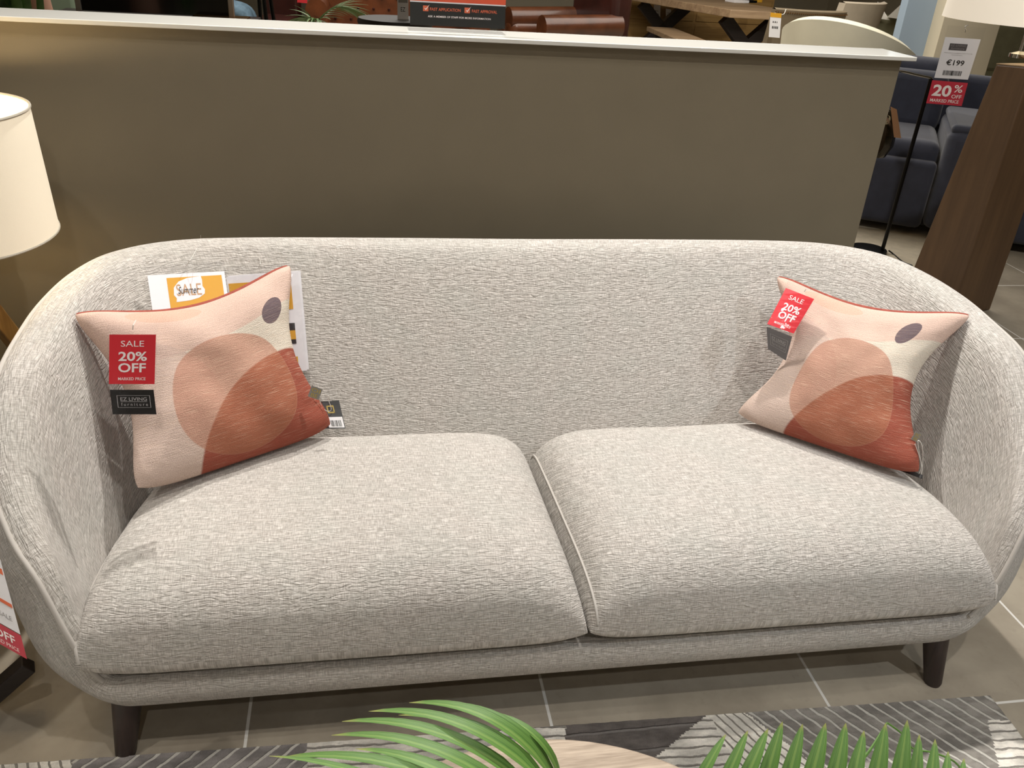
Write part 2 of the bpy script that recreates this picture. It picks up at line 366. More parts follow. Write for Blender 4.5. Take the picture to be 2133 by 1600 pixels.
# text as flat lettering fitted into a box of a card
def text_mesh(s, bold=0, shear=0):
    cu = D.curves.new('lettering', 'FONT'); cu.body = s; cu.size = 1; cu.offset = bold; cu.shear = shear; cu.resolution_u = 3
    ob = D.objects.new('lettering_source', cu); COL.objects.link(ob); bpy.context.view_layer.update()
    me = D.meshes.new_from_object(ob.evaluated_get(bpy.context.evaluated_depsgraph_get()))
    vs = [v.co.copy() for v in me.vertices]; fs = [tuple(p.vertices) for p in me.polygons]
    D.objects.remove(ob); D.meshes.remove(me); D.curves.remove(cu)
    return vs, fs
class Card:
    """thin sheet spanned by four corners (bl, br, tr, tl), u to the right and v up, optional bow"""
    def __init__(s, bl, br, tr, tl, bow=0):
        s.c = [Vector(p) for p in (bl, br, tr, tl)]; s.n = (s.c[1] - s.c[0]).cross(s.c[3] - s.c[0]).normalized(); s.bow = bow
    def at(s, u, v, h=0):
        a, b, c, d = s.c
        return a * (1 - u) * (1 - v) + b * u * (1 - v) + c * u * v + d * (1 - u) * v + s.n * (h + s.bow * 4 * v * (1 - v))
    def rect(s, name, u0, v0, u1, v1, m, parent, h=0, th=.0005, k=6):
        F_ = [[s.at(u0 + (u1 - u0) * i / 2, v0 + (v1 - v0) * j / k, h + th) for j in range(k + 1)] for i in range(3)]
        B_ = [[s.at(u0 + (u1 - u0) * i / 2, v0 + (v1 - v0) * j / k, h) for j in range(k + 1)] for i in range(3)]
        if m == 'clear_plastic': return MB().grid(F_).build(name, m, parent, smooth=False)
        b = MB().grid(F_).grid(B_)
        b.grid([F_[0], B_[0]]); b.grid([F_[-1], B_[-1]])
        b.grid([[r[0] for r in F_], [r[0] for r in B_]]); b.grid([[r[-1] for r in F_], [r[-1] for r in B_]])
        return b.build(name, m, parent, smooth=False)
    def frame(s, name, u0, v0, u1, v1, w, hgt, m, parent, h=0):
        b = MB()
        for (a, c, d, e) in ((u0, v0, u1, v0 + hgt), (u0, v1 - hgt, u1, v1), (u0, v0, u0 + w, v1), (u1 - w, v0, u1, v1)):
            b.add([s.at(a, c, h), s.at(d, c, h), s.at(d, e, h), s.at(a, e, h)], [(0, 1, 2, 3)])
        return b.build(name, m, parent, smooth=False, weld=False)
    def text(s, txt, u0, v0, u1, v1, m, parent, h=.0012, bold=0, shear=0, name='lettering'):
        vs, fs = text_mesh(txt, bold, shear)
        if not vs: return
        x0 = min(v.x for v in vs); x1 = max(v.x for v in vs); y0 = min(v.y for v in vs); y1 = max(v.y for v in vs)
        P = [s.at(u0 + (u1 - u0) * (v.x - x0) / (x1 - x0), v0 + (v1 - v0) * (v.y - y0) / (y1 - y0), h) for v in vs]
        return MB().add(P, fs).build(name, m, parent, smooth=False, weld=False)
    def poly(s, name, pts, m, parent, h=.001):
        return MB().add([s.at(u, v, h) for u, v in pts], [tuple(range(len(pts)))]).build(name, m, parent, smooth=False, weld=False)
    def bars(s, u0, v0, u1, v1, n, m, parent, h=.0012, name='barcode'):
        b = MB(); rnd = random.Random(n)
        for k in range(n):
            a = u0 + (u1 - u0) * (k + rnd.random() * .3) / n; w = (u1 - u0) / n * (.35 + .35 * rnd.random())
            b.add([s.at(a, v0, h), s.at(a + w, v0, h), s.at(a + w, v1, h), s.at(a, v1, h)], [(0, 1, 2, 3)])
        return b.build(name, m, parent, smooth=False, weld=False)
# ------------------------------------------------------------------ the setting
def struct(o): o['kind'] = 'structure'; return o
struct(MB().box((2, 6, -.05), (14, 22, .1)).build('floor', 'floor_tile', smooth=False))
struct(MB().box((2, 6, 3.25), (14, 22, .1)).build('ceiling', 'ceiling_paint', smooth=False))
struct(MB().box((2, 17.05, 1.6), (14, .1, 3.2)).build('wall_back', 'wall_paint', smooth=False))
struct(MB().box((-5.05, 6, 1.6), (.1, 22, 3.2)).build('wall_left', 'wall_paint', smooth=False))
struct(MB().box((9.05, 6, 1.6), (.1, 22, 3.2)).build('wall_right', 'wall_paint', smooth=False))
struct(MB().box((2, -5.05, 1.6), (14, .1, 3.2)).build('wall_front', 'wall_paint', smooth=False))
# low partition behind the sofa with a glossy white cap
part = struct(MB().box((-.315, 2.195, .589), (3.36, .12, 1.178)).build('wall_partition', 'partition_paint', smooth=False))
capo = struct(box('trim_1', (-.305, 2.188, 1.183), (3.385, .165, .010), 'white_gloss', None, bevel=.0015))
# column: blue side and beige side
b = MB(); A = PY(1868, 60, 7.4).x; 
colx = PY(1871, 85, 7.0).x
struct(box('wall_column', (colx + .27, 7.05, 1.6), (.54, .10, 3.2), 'blue_paint', None, bevel=.003))
c2x = PY(1961, 58, 6.85).x
struct(box('wall_pier', (c2x + .26, 7.15, 1.6), (.52, .6, 3.2), 'wall_paint', None, bevel=.003))
# ------------------------------------------------------------------ sofa
XC = .376
sofa = thing('sofa', (XC, 1.55, 0), 'light grey crinkled fabric tub sofa with two seat cushions, before the taupe partition', 'sofa')
rows = [  # piping, outer bulge, base edge, seat junction (offset from centre, y, z)
 ((0.000, 1.160, .2085), (0.000, 1.156, .176), (0.000, 1.168, .143), (0.000, 1.20, .209)),
 ((0.250, 1.160, .2085), (0.250, 1.156, .176), (0.250, 1.168, .143), (0.250, 1.20, .209)),
 ((0.500, 1.160, .2085), (0.500, 1.156, .176), (0.500, 1.168, .143), (0.500, 1.20, .209)),
 ((0.700, 1.160, .2085), (0.700, 1.156, .176), (0.700, 1.168, .143), (0.700, 1.20, .209)),
 ((0.790, 1.160, .2085), (0.790, 1.156, .176), (0.790, 1.168, .143), (0.790, 1.20, .209)),
 ((.838, 1.162, .211), (.850, 1.162, .176), (.825, 1.172, .143), (.82, 1.20, .205)),
 ((.866, 1.163, .262), (.905, 1.180, .205), (.85, 1.186, .143), (.835, 1.21, .25)),
 ((.888, 1.168, .335), (.950, 1.202, .245), (.872, 1.205, .143), (.85, 1.22, .28)),
 ((.918, 1.190, .420), (.980, 1.232, .300), (.890, 1.245, .143), (.857, 1.25, .215)),
 ((.962, 1.232, .482), (1.005, 1.275, .345), (.903, 1.30, .143), (.858, 1.30, .215)),
 ((1.000, 1.30, .555), (1.020, 1.34, .385), (.913, 1.36, .143), (.857, 1.36, .215)),
 ((1.013, 1.38, .627), (1.026, 1.42, .405), (.918, 1.44, .143), (.852, 1.43, .215)),
 ((1.014, 1.458, .675), (1.027, 1.48, .415), (.918, 1.50, .143), (.845, 1.49, .215)),
 ((1.012, 1.57, .697), (1.024, 1.58, .42), (.915, 1.60, .143), (.825, 1.55, .215)),
 ((1.003, 1.677, .713), (1.014, 1.69, .42), (.905, 1.70, .143), (.79, 1.60, .215)),
 ((.978, 1.80, .724), (.99, 1.82, .42), (.875, 1.81, .143), (.74, 1.635, .215)),
 ((.925, 1.905, .730), (.935, 1.93, .42), (.81, 1.90, .143), (.67, 1.655, .215)),
 ((.82, 1.975, .731), (.825, 2.005, .42), (.71, 1.955, .143), (.57, 1.665, .215)),
 ((.66, 2.008, .729), (.66, 2.038, .42), (.57, 1.975, .143), (.45, 1.67, .215)),
 ((.33, 2.020, .727), (.33, 2.048, .42), (.30, 1.98, .143), (.25, 1.67, .215)),
 ((0, 2.020, .726), (0, 2.050, .42), (0, 1.98, .143), (0, 1.67, .215))]
def side(rows, k): return [Vector((-r[k][0], r[k][1], r[k][2])) for r in rows] + [Vector(r[k]) for r in rows[::-1][1:]]
NS = 321
PP, MM, BB, JJ = [[p + Vector((XC, 0, 0)) for p in cat(side(rows, k), NS)] for k in range(4)]
inner, outer, uvi, uvo = [], [], [], []
arc = 0
for i in range(NS):
    if i: arc += (JJ[i] - JJ[i - 1]).length * .5 + (PP[i] - PP[i - 1]).length * .5
    p, j = PP[i], JJ[i]; d = j - p; hd = Vector((d.x, d.y, 0)); hl = hd.length; hn = hd / max(hl, 1e-5)
    dl = d.length; k1 = min(.030, hl * .28); k2 = min(.085, hl * .45)
    nrm = (hn * d.z * -1 + Vector((0, 0, hl))).normalized()          # out of the inner face, up and inwards
    prof = [p, p + hn * k1 * .5 + Vector((0, 0, k1 * .42)), p + hn * k1 * 1.3 + Vector((0, 0, k1 * .42)), p + hn * k2 + Vector((0, 0, -k2 * .18)),
            p + d * .42 + nrm * (.055 * min(1, dl / .45)), p + d * .75 + nrm * (.035 * min(1, dl / .45)), j]
    row = cat(prof, 29); a = 0; ur = []
    for k, q in enumerate(row):
        if k: a += (row[k] - row[k - 1]).length
        ur.append((arc, -a))
    inner.append(row); uvi.append(ur)
    m_, b_ = MM[i], BB[i]
    q1 = 2 * m_ - .5 * (p + b_)                                        # quadratic through the bulge
    row = []; ur = []; a = 0
    for k in range(17):
        f = k / 16; q = p * (1 - f) ** 2 + q1 * 2 * f * (1 - f) + b_ * f * f
        if k: a += (q - row[-1]).length
        row.append(q); ur.append((arc, a))
    outer.append(row); uvo.append(ur)
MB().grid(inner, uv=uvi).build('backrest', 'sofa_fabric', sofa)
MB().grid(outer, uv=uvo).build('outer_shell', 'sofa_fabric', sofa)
MB().tube([p + Vector((0, 0, .0015)) for p in PP if p.z > .214], .0048, 8).build('piping', 'sofa_fabric', sofa)
# base frame: plan of the base edge with a straight front
plan = [Vector((q.x, q.y)) for q in BB]
b = MB(); rings = []; uvr = []
cen = Vector((XC, 1.6))
def ringz(z, ins):
    return [Vector((q.x + (cen.x - q.x) * ins, q.y + (cen.y - q.y) * ins, z)) for q in plan[:-1]]
prof = [(.1432, .010), (.203, .020), (.209, .035), (.209, .3), (.209, .9)]
R_ = [ringz(z, i) for z, i in prof]
uvr = [[(q.x, q.y + prof[k][0]) for q in r] for k, r in enumerate(R_)]
b.grid(R_, cv=True, uv=uvr); n = len(R_[0]); b.add(R_[0], [tuple(range(n))])
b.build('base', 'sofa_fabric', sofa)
def xr(y):   # outer limit of the seat cushion
    pts = [(1.10, .880), (1.16, .888), (1.25, .884), (1.35, .876), (1.45, .858), (1.55, .83), (1.62, .80), (1.69, .77)]
    for (a, x0), (c, x1) in zip(pts, pts[1:]):
        if y <= c: return x0 + (x1 - x0) * (max(y, a) - a) / (c - a)
    return pts[-1][1]
def cushion(sgn):
    n1, n2 = 65, 49; top, bot, ut, ub = [], [], [], []
    for i in range(n1):
        u = math.sin((i / (n1 - 1) - .5) * math.pi); T_, B_, a1, a2 = [], [], [], []
        for j in range(n2):
            v = math.sin((j / (n2 - 1) - .5) * math.pi)
            uu = u * (1 - (.022 if u > 0 else .004) * v ** 8); vv = v * (1 - (.030 if u > 0 else .012) * u ** 10)
            y = 1.140 + (vv + 1) / 2 * (1.684 - 1.140)
            seam = .022 - (y - 1.132) * .056; x0, x1 = sgn * seam + .001, xr(y)
            x = x0 + (uu + 1) / 2 * (x1 - x0)
            e = max(0, 1 - abs(u) ** 9) ** .5 * max(0, 1 - abs(v) ** (4.4 if v < 0 else 12)) ** (.42 if v < 0 else .42)
            crown = .016 * (1 - u * u) * (1 - v * v)
            zt = .266 + .140 * e + crown + .004 * e
            zb = .266 - .050 * max(0, 1 - abs(u) ** 10) ** .5 * max(0, 1 - abs(v) ** 9) ** .5
            dz = noise.noise(Vector((x * 5 + sgn * 3, y * 5, 1))) * .003 * e
            T_.append(Vector((XC + sgn * x, y, zt + dz))); B_.append(Vector((XC + sgn * x, y, zb)))
            if j: sl_ += (T_[-1] - T_[-2]).length
            else: sl_ = 0
            a1.append((x * sgn, sl_)); a2.append((x * sgn, -.5 + y * .3))
        top.append(T_); bot.append(B_); ut.append(a1); ub.append(a2)
    b = MB().grid(top, uv=ut).grid(bot, uv=ub)
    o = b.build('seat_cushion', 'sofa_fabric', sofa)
    for idx in ((5,) if sgn > 0 else ()):
        path = [top[idx][j] + Vector((-sgn * .001, 0, .0012)) for j in range(2, n2 - 3)]
        MB().tube(path, .0026, 6).build('piping', 'sofa_fabric', o)
    idx = n1 - 5
    MB().tube([top[idx][j] + Vector((sgn * .001, 0, .0012)) for j in range(1, n2 - 3)], .0028, 6).build('piping', 'sofa_fabric', o)
cushion(-1); cushion(1)
for sx, y, dy in ((-1, 1.215, -.03), (1, 1.215, -.03), (-1, 1.87, .02), (1, 1.87, .02)):
    xb = XC + sx * .842; xt = XC + sx * .825
    if y > 1.5: xb, xt = XC + sx * .72, XC + sx * .70
    MB().tube([(xb, y + dy, 0), (xb * .97 + xt * .03, y + dy, .004), (xt, y, .147)], [.0165, .0185, .029], 20).build('leg', 'walnut_leg', sofa)
# ------------------------------------------------------------------ throw cushions
def pillow(name, corners, ins, thick, material, label, bulge_shift=(0, 0)):
    BL, BR, TR, TL = [Vector(c) for c in corners]
    ctr = (BL + BR + TR + TL) / 4; BL, BR, TR, TL = [ctr + (q - ctr) * 1.075 for q in (BL, BR, TR, TL)]; BL.z = max(BL.z, .432); BR.z = max(BR.z, .432)
    root = thing(name, ctr - Vector((0, 0, .18)), label, 'cushion')
    nrm = (BR - BL).cross(TL - BL).normalized(); N_ = 57
    iL, iR, iB, iT = ins
    def pos(s_, t_):
        p = BL * (1 - s_) * (1 - t_) + BR * s_ * (1 - t_) + TR * s_ * t_ + TL * (1 - s_) * t_
        ex = (BR - BL) * (1 - t_) + (TR - TL) * t_; ey = (TL - BL) * (1 - s_) + (TR - BR) * s_
        wt = 4 * t_ * (1 - t_); ws = 4 * s_ * (1 - s_); wt = wt ** 1.25; ws = ws ** 1.25
        return p + ex * (iL * wt * (1 - s_) ** 2 - iR * wt * s_ ** 2) + ey * (iB * ws * (1 - t_) ** 2 - iT * ws * t_ ** 2)
    fr_, bk, uv = [], [], []
    for i in range(N_):
        s_ = .5 + .5 * math.sin((i / (N_ - 1) - .5) * math.pi); a, b_, c = [], [], []
        for j in range(N_):
            t_ = .5 + .5 * math.sin((j / (N_ - 1) - .5) * math.pi)
            x, y = 2 * s_ - 1, 2 * t_ - 1
            e = max(0, (1 - abs(x) ** 3.2) * (1 - abs(y) ** 3.2))
            hh = .80 * e ** .5 + .20 * e
            cr = .004 * math.sin(9 * x + 5 * y) * (1 - abs(x)) + .010 * noise.noise(Vector((s_ * 3.1, t_ * 3.1, ctr.x))) + .004 * noise.noise(Vector((s_ * 8, t_ * 8, ctr.x + 4)))
            cornerp = .010 * max(0, abs(x) * abs(y) - .55) / .45 * (0 if e <= 0 else 1) * min(1, e * 12)
            p = pos(min(1, max(0, .5 + x * (1 - .075 * y ** 6) * .5)), min(1, max(0, .5 + y * (1 - .075 * x ** 6) * .5)))
            a.append(p + nrm * (thick * hh + cr * min(1, hh * 2) + cornerp)); b_.append(p - nrm * (thick * .72 * hh + cornerp)); c.append((s_, t_))
        fr_.append(a); bk.append(b_); uv.append(c)
    MB().grid(fr_, uv=uv).build('front_cover', material, root)
    MB().grid(bk, uv=uv).build('back_cover', 'terracotta', root)
    edge = [fr_[i][0] for i in range(N_)] + [fr_[-1][j] for j in range(1, N_)] + [fr_[i][-1] for i in range(N_ - 2, -1, -1)] + [fr_[0][j] for j in range(N_ - 2, 0, -1)]
    MB().tube([fr_[i][-1] + (fr_[i][-1] - fr_[i][-6]).normalized() * .002 - nrm * .003 for i in range(3, N_ - 3)], [.0015 + .005 * math.sin(math.pi * k / (N_ - 7)) ** .6 for k in range(N_ - 6)], 8).build('seam', 'terracotta', root)
    return root, fr_, nrm
pl = [PZ(283, 1024, .437), PZ(693, 888, .437), PZ(608, 547, .742), PZ(147, 652, .718)]
pillowA, frA, nA = pillow('throw_cushion', pl, (.125, .135, .00, .15), .060, pillow_a, 'peach and terracotta printed cushion at the left end of the sofa')
pr = [PZ(1530, 862, .437), PZ(1920, 988, .440), PZ(2030, 655, .722), PZ(1612, 572, .722)]
pillowB, frB, nB = pillow('throw_cushion', pr, (.20, .19, .0, .13), .058, pillow_b, 'peach and terracotta printed cushion in the right corner of the sofa')
# sewn labels on the covers, and hang tags
def strip_label(parent, c, u, v, w, h, txt):
    cd_ = Card(c, c + u * w, c + u * w + v * h, c + v * h)
    o = cd_.rect('sewn_label', 0, 0, 1, 1, 'label_grey', parent); o['label'] = 'grey sewn label with pale letters'
    cd_.text(txt, .12, .52, .88, .88, 'ink_gold', o, bold=.01); cd_.text('BE', .2, .1, .8, .42, 'ink_gold', o, bold=.01)
p0 = PY(640, 808, 1.60); strip_label(pillowA, p0 + Vector((0, 0, -.02)), Vector((.9, .05, -.42)).normalized(), Vector((.35, .1, .93)).normalized(), .024, .026, 'OI')
p0 = PY(1897, 915, 1.40); strip_label(pillowB, p0, Vector((.9, .05, -.42)).normalized(), Vector((.35, .1, .93)).normalized(), .020, .020, 'SC')
ht = thing('swing_tag', PZ(700, 893, .43), 'black swing tag with white barcode label beside the lower right corner of the left cushion', 'tag')
k_ = Card(PY(672, 893, 1.655), PY(720, 893, 1.655), PY(706, 834, 1.69), PY(655, 838, 1.69))
k_.rect('card', 0, 0, 1, 1, 'card_black', ht, th=.0008)
k_.rect('barcode_label', .3, .04, .97, .42, 'card_white', ht, h=.001, th=.0003); k_.bars(.42, .08, .9, .30, 9, 'ink_black', ht, h=.0016)
k_.frame('emblem', .42, .56, .72, .84, .05, .05, 'ink_gold', ht, h=.0012)
pa = [PY(x, y, 1.635) for x, y in ((652, 818), (672, 822), (686, 825), (684, 832), (690, 852), (683, 857), (672, 850), (667, 838), (664, 822))]
MB().tube(cat(pa, 40), .0007, 5).build('string', 'string', ht)
ht = thing('swing_tag', PZ(1890, 985, .43), 'dark swing tag lying flat under the lower edge of the right cushion', 'tag')
k_ = Card(PZ(1862, 976, .428), PZ(1921, 998, .426), PZ(1922, 990, .430), PZ(1866, 968, .432))
k_.rect('card', 0, 0, 1, 1, 'card_black', ht, th=.0008)
pa = [PY(x, y, 1.385) for x, y in ((1906, 925), (1913, 945), (1919, 970), (1914, 990), (1918, 992), (1922, 965), (1921, 930), (1912, 918), (1916, 950), (1921, 975), (1919, 990))]
MB().tube(cat(pa, 50), .0008, 5).build('string', 'string', ht)
# red and black sale tags on the cushions
def logo(c, u0, v0, u1, v1, m, p):
    c.frame('logo', u0, v0, u1, v1, .012, .010, m, p, h=.0012)
    w = u1 - u0; h = v1 - v0
    c.text('EZ LIVING', u0 + .1 * w, v0 + .56 * h, u1 - .1 * w, v0 + .84 * h, m, p, bold=.005)
    c.poly('logo_rule', [(u0 + .1 * w, v0 + .47 * h), (u1 - .1 * w, v0 + .47 * h), (u1 - .1 * w, v0 + .50 * h), (u0 + .1 * w, v0 + .50 * h)], m, p, h=.0012)
    c.text('f u r n i t u r e', u0 + .11 * w, v0 + .14 * h, u1 - .09 * w, v0 + .40 * h, m, p)
def sale_tag(quad_red, quad_black, label, black='card_black', lg='ink_grey'):
    ctr = sum((Vector(q) for q in quad_red), Vector()) / 4
    root = thing('sale_tag', ctr, label, 'tag')
    A_ = Card(*quad_red); B_ = Card(*quad_black)
    A_.rect('red_card', 0, 0, 1, 1, 'card_red', root)
    A_.text('SALE', .25, .76, .75, .88, 'ink_white', root)
    A_.text('20%', .20, .47, .82, .66, 'ink_white', root, bold=.022)
    A_.text('OFF', .20, .24, .80, .43, 'ink_white', root, bold=.022)
    A_.text('MARKED PRICE', .20, .08, .80, .14, 'ink_white', root, bold=.006)
    B_.rect('black_card', 0, 0, 1, 1, black, root)
    logo(B_, .14, .28, .90, .78, lg, root)
    A_.rect('plastic_sleeve', -.04, -.03, 1.04, 1.20, 'clear_plastic', root, h=.0018, th=.0004)
    B_.rect('plastic_sleeve', -.04, -.06, 1.04, 1.05, 'clear_plastic', root, h=.0018, th=.0004)
    return root, A_
def q4(pts, ys): return [PY(x, y, yy) for (x, y), yy in zip(pts, ys)]
r_, A_ = sale_tag(q4([(227, 800), (322, 800), (325, 697), (228, 697)], (1.395, 1.395, 1.415, 1.415)),
         q4([(235, 863), (326, 863), (320, 812), (229, 812)], (1.385, 1.385, 1.395, 1.395)), 'hanging red 20% off sale tag on the front of the left cushion')
MB().tube([A_.at(.5, 1.1, .001), A_.at(.52, 1.2, .006), A_.at(.55, 1.28, -.004)], .0008, 5).build('tag_pin', 'string', r_)
r_, A_ = sale_tag(q4([(1598, 675), (1653, 695), (1696, 623), (1637, 600)], (1.66, 1.62, 1.64, 1.70)),
         q4([(1600, 727), (1637, 751), (1650, 701), (1597, 681)], (1.66, 1.63, 1.62, 1.66)), 'tilted red 20% off sale tag hanging off the upper left corner of the right cushion', 'card_grey', 'ink_grey')
MB().tube([A_.at(.6, 1.08, .001), A_.at(.62, 1.14, .006), A_.at(.66, 1.2, -.004)], .0008, 5).build('tag_pin', 'string', r_)
# two laminated sale sheets hanging on the backrest
d1 = thing('price_sheet', PY(390, 600, 1.83), 'white and yellow Summer SALE price sheet behind the top edge of the left cushion', 'sign')
k_ = Card(*q4([(340, 800), (500, 790), (467, 565), (307, 574)], (1.66, 1.69, 1.85, 1.81)))
k_.rect('sheet', 0, 0, 1, 1, 'card_white', d1, th=.0006, k=2)
k_.rect('yellow_panel', .235, .60, .955, .965, 'card_yellow', d1, h=.0008, th=.0002)
blob = [(.30, .80), (.31, .87), (.38, .925), (.50, .955), (.68, .965), (.69, .93), (.685, .87), (.71, .84), (.70, .80), (.62, .765), (.50, .745), (.32, .735), (.33, .77)]
k_.poly('brush_patch', blob, 'card_white', d1, h=.0013)
k_.text('SALE', .34, .79, .665, .90, 'ink_tan', d1, h=.0016)
k_.text('Summer', .36, .81, .63, .875, 'ink_black', d1, h=.0019, shear=.4)
k_.rect('price_box', .70, .62, .95, .71, 'card_white', d1, h=.0013, th=.0002)
k_.text('SALE PRICE', .73, .655, .91, .685, 'ink_black', d1, h=.0018, bold=.01)
k_.text('WAS', .60, .665, .65, .68, 'ink_black', d1, h=.0013)
k_.rect('plastic_sleeve', -.02, -.02, 1.02, 1.09, 'clear_plastic', d1, h=.0026, th=.0004)
MB().tube(cat([k_.at(.5, 1.06, .001), k_.at(.60, 1.12, .02), PY(417, 505, 2.02), PY(418, 490, 2.03)], 14), .0005, 5).build('tag_pin', 'string', d1)
d2 = thing('price_sheet', PY(620, 660, 1.83), 'white price sheet with black and yellow bands right of the left cushion', 'sign')
k_ = Card(*q4([(498, 782), (640, 772), (622, 566), (471, 577)], (1.765, 1.765, 1.87, 1.86)))
k_.rect('sheet', 0, 0, 1, 1, 'card_white', d2, th=.0006, k=2)
k2 = Card(*[p - k_.n * .003 + Vector((.004, 0, .003)) for p in k_.c]); k2.rect('rear_sheet', 0, 0, 1.0, 1, 'card_white', d2, th=.0006, k=2)
k_.rect('yellow_panel', .02, .63, .88, .93, 'card_yellow', d2, h=.0008, th=.0002)
k_.rect('black_band', .10, .28, .88, .49, 'card_black', d2, h=.0008, th=.0002)
k_.rect('yellow_band', .10, .325, .88, .415, 'card_yellow', d2, h=.0012, th=.0002)
k_.text('WEEKLY', .22, .435, .66, .465, 'ink_white', d2, h=.0016, bold=.02)
k_.bars(.3, .215, .7, .218, 2, 'ink_black', d2, h=.0012, name='fine_print')
k_.rect('yellow_foot', .10, .05, .88, .15, 'card_yellow', d2, h=.0008, th=.0002)
k_.text('ADDED', .2, .065, .53, .085, 'ink_black', d2, h=.0014)
k_.rect('plastic_sleeve', -.02, -.01, 1.04, 1.09, 'clear_plastic', d2, h=.0026, th=.0004)
MB().tube(cat([k_.at(.45, 1.06, .001), k_.at(.50, 1.12, .01), PY(538, 535, 1.95), PY(536, 530, 1.95)], 10), .0005, 5).build('tag_pin', 'string', d2)
# ------------------------------------------------------------------ lamp on the left
lx, ly = -.825, 1.80
lamp = thing('floor_lamp', (lx, ly, 0), 'lit floor lamp with cream drum shade and wooden tripod, left of the sofa', 'lamp')
rb, rt, zb, zt = .205, .195, .812, 1.055
MB().lathe((lx, ly, 0), [(rb, zb), (rt, zt)], 96).build('lamp_shade', 'shade_linen', lamp)
MB().lathe((lx, ly, 0), [(rb - .002, zb), (rt - .002, zt)], 96).build('shade_lining', 'shade_inside', lamp)
for r, z in ((rb, zb), (rt, zt)):
    MB().tube([(lx + r * math.cos(a * math.pi / 36), ly + r * math.sin(a * math.pi / 36), z) for a in range(72)], .0026, 6, closed=True).build('shade_ring', 'trim_grey', lamp)
MB().lathe((lx, ly, 0), [(0, .92), (.012, .925), (.028, .95), (.03, .965), (.02, .985), (0, .99)], 20).build('bulb', mat('bulb', '#fff0d0', .3, emit='#ffdf9e', es=6), lamp)
MB().lathe((lx, ly, 0), [(0, .74), (.045, .74), (.045, .78), (.015, .79), (.015, .92), (0, .92)], 24).build('hub', 'lamp_wood', lamp)
for k, (ex, ey) in enumerate(((-.645, 2.055), (-1.07, 1.98), (-.96, 1.50))):
    a = Vector((lx, ly, .76)); e = Vector((ex, ey, 0)); d = (e - a); R = d.to_track_quat('Z', 'Y').to_matrix()
    MB().box((a + e) / 2 + Vector((0, 0, .0)), (.034, .034, d.length), R=R).build('leg', 'lamp_wood', lamp, bevel=.003)
l = D.lights.new('bulb_light', 'POINT'); l.energy = 3.2; l.color = (1, .78, .48); l.shadow_soft_size = .03
o = D.objects.new('bulb_light', l); COL.objects.link(o); o.location = (lx, ly, 1.0)
# ------------------------------------------------------------------ side table at the lower left with its tag
stx, sty = -.93, 1.24
stb = thing('side_table', (stx, sty, 0), 'dark wooden side table leg crossing beside the left arm of the sofa', 'table')
MB().lathe((stx, sty, 0), [(0, .50), (.20, .50), (.205, .51), (.20, .525), (0, .525)], 48).build('tabletop', 'black_wood', stb)
for k in range(3):
    a = Vector((stx, sty, .50)); 
    e = [PZ(-60, 1500, 0) + Vector((-.02, .02, 0)), Vector((stx - .2, sty + .1, 0)), Vector((stx + .02, sty - .2, 0))][k]
    if k == 0: a = PY(45, 1385, e.y + .06)
    if k == 0: a = a + (a - e).normalized() * .0; top = Vector((-.70, 1.27, .50)) if False else None
    st_ = Vector((stx - .06, sty, .50)) if k == 0 else Vector((stx, sty, .50))
    if k == 0:
        pass
    d = e - (a if k == 0 else st_); a0 = a if k == 0 else st_
    R = d.to_track_quat('Z', 'Y').to_matrix()
    if k == 0: continue
    MB().box((a0 + e) / 2, (.034, .034, d.length), R=R).build('leg', 'black_wood', stb, bevel=.003)
# the crossed foot rail that shows under the tag
q1, q2 = PZ(60, 1382, .10), PZ(-40, 1470, .03)
d = q2 - q1; R = d.to_track_quat('Z', 'Y').to_matrix()
MB().box((q1 + q2) / 2, (.032, .032, d.length), R=R).build('foot', 'black_wood', stb, bevel=.003)
tg = thing('price_tag', PY(10, 1260, 1.02), 'slanted white and red price tag hanging beside the left arm of the sofa', 'tag')
k_ = Card(*q4([(-75, 1300), (56, 1373), (0, 1165), (-125, 1090)], (.98, 1.04, 1.04, .98)))
k_.rect('card', 0, .26, 1, 1, 'card_white', tg); k_.rect('red_foot', 0, 0, 1, .25, 'card_red_dim', tg)
k_.text('20% OFF', .08, .10, .85, .19, 'ink_white', tg, bold=.02); k_.text('MARKED PRICE', .3, .03, .88, .07, 'ink_white', tg)
k_.rect('orange_mark', .55, .84, .97, .90, 'ink_orange', tg, h=.0008, th=.0002); k_.rect('orange_mark', .6, .52, .98, .56, 'ink_orange', tg, h=.0008, th=.0002)
k_.text('SALE', .68, .36, .9, .41, 'ink_pale', tg)
MB().tube(cat([k_.at(.5, .98, .001), k_.at(.45, 1.12, .01), Vector((stx + .14, sty - .12, .51))], 12), .0008, 5).build('string', 'string', tg)
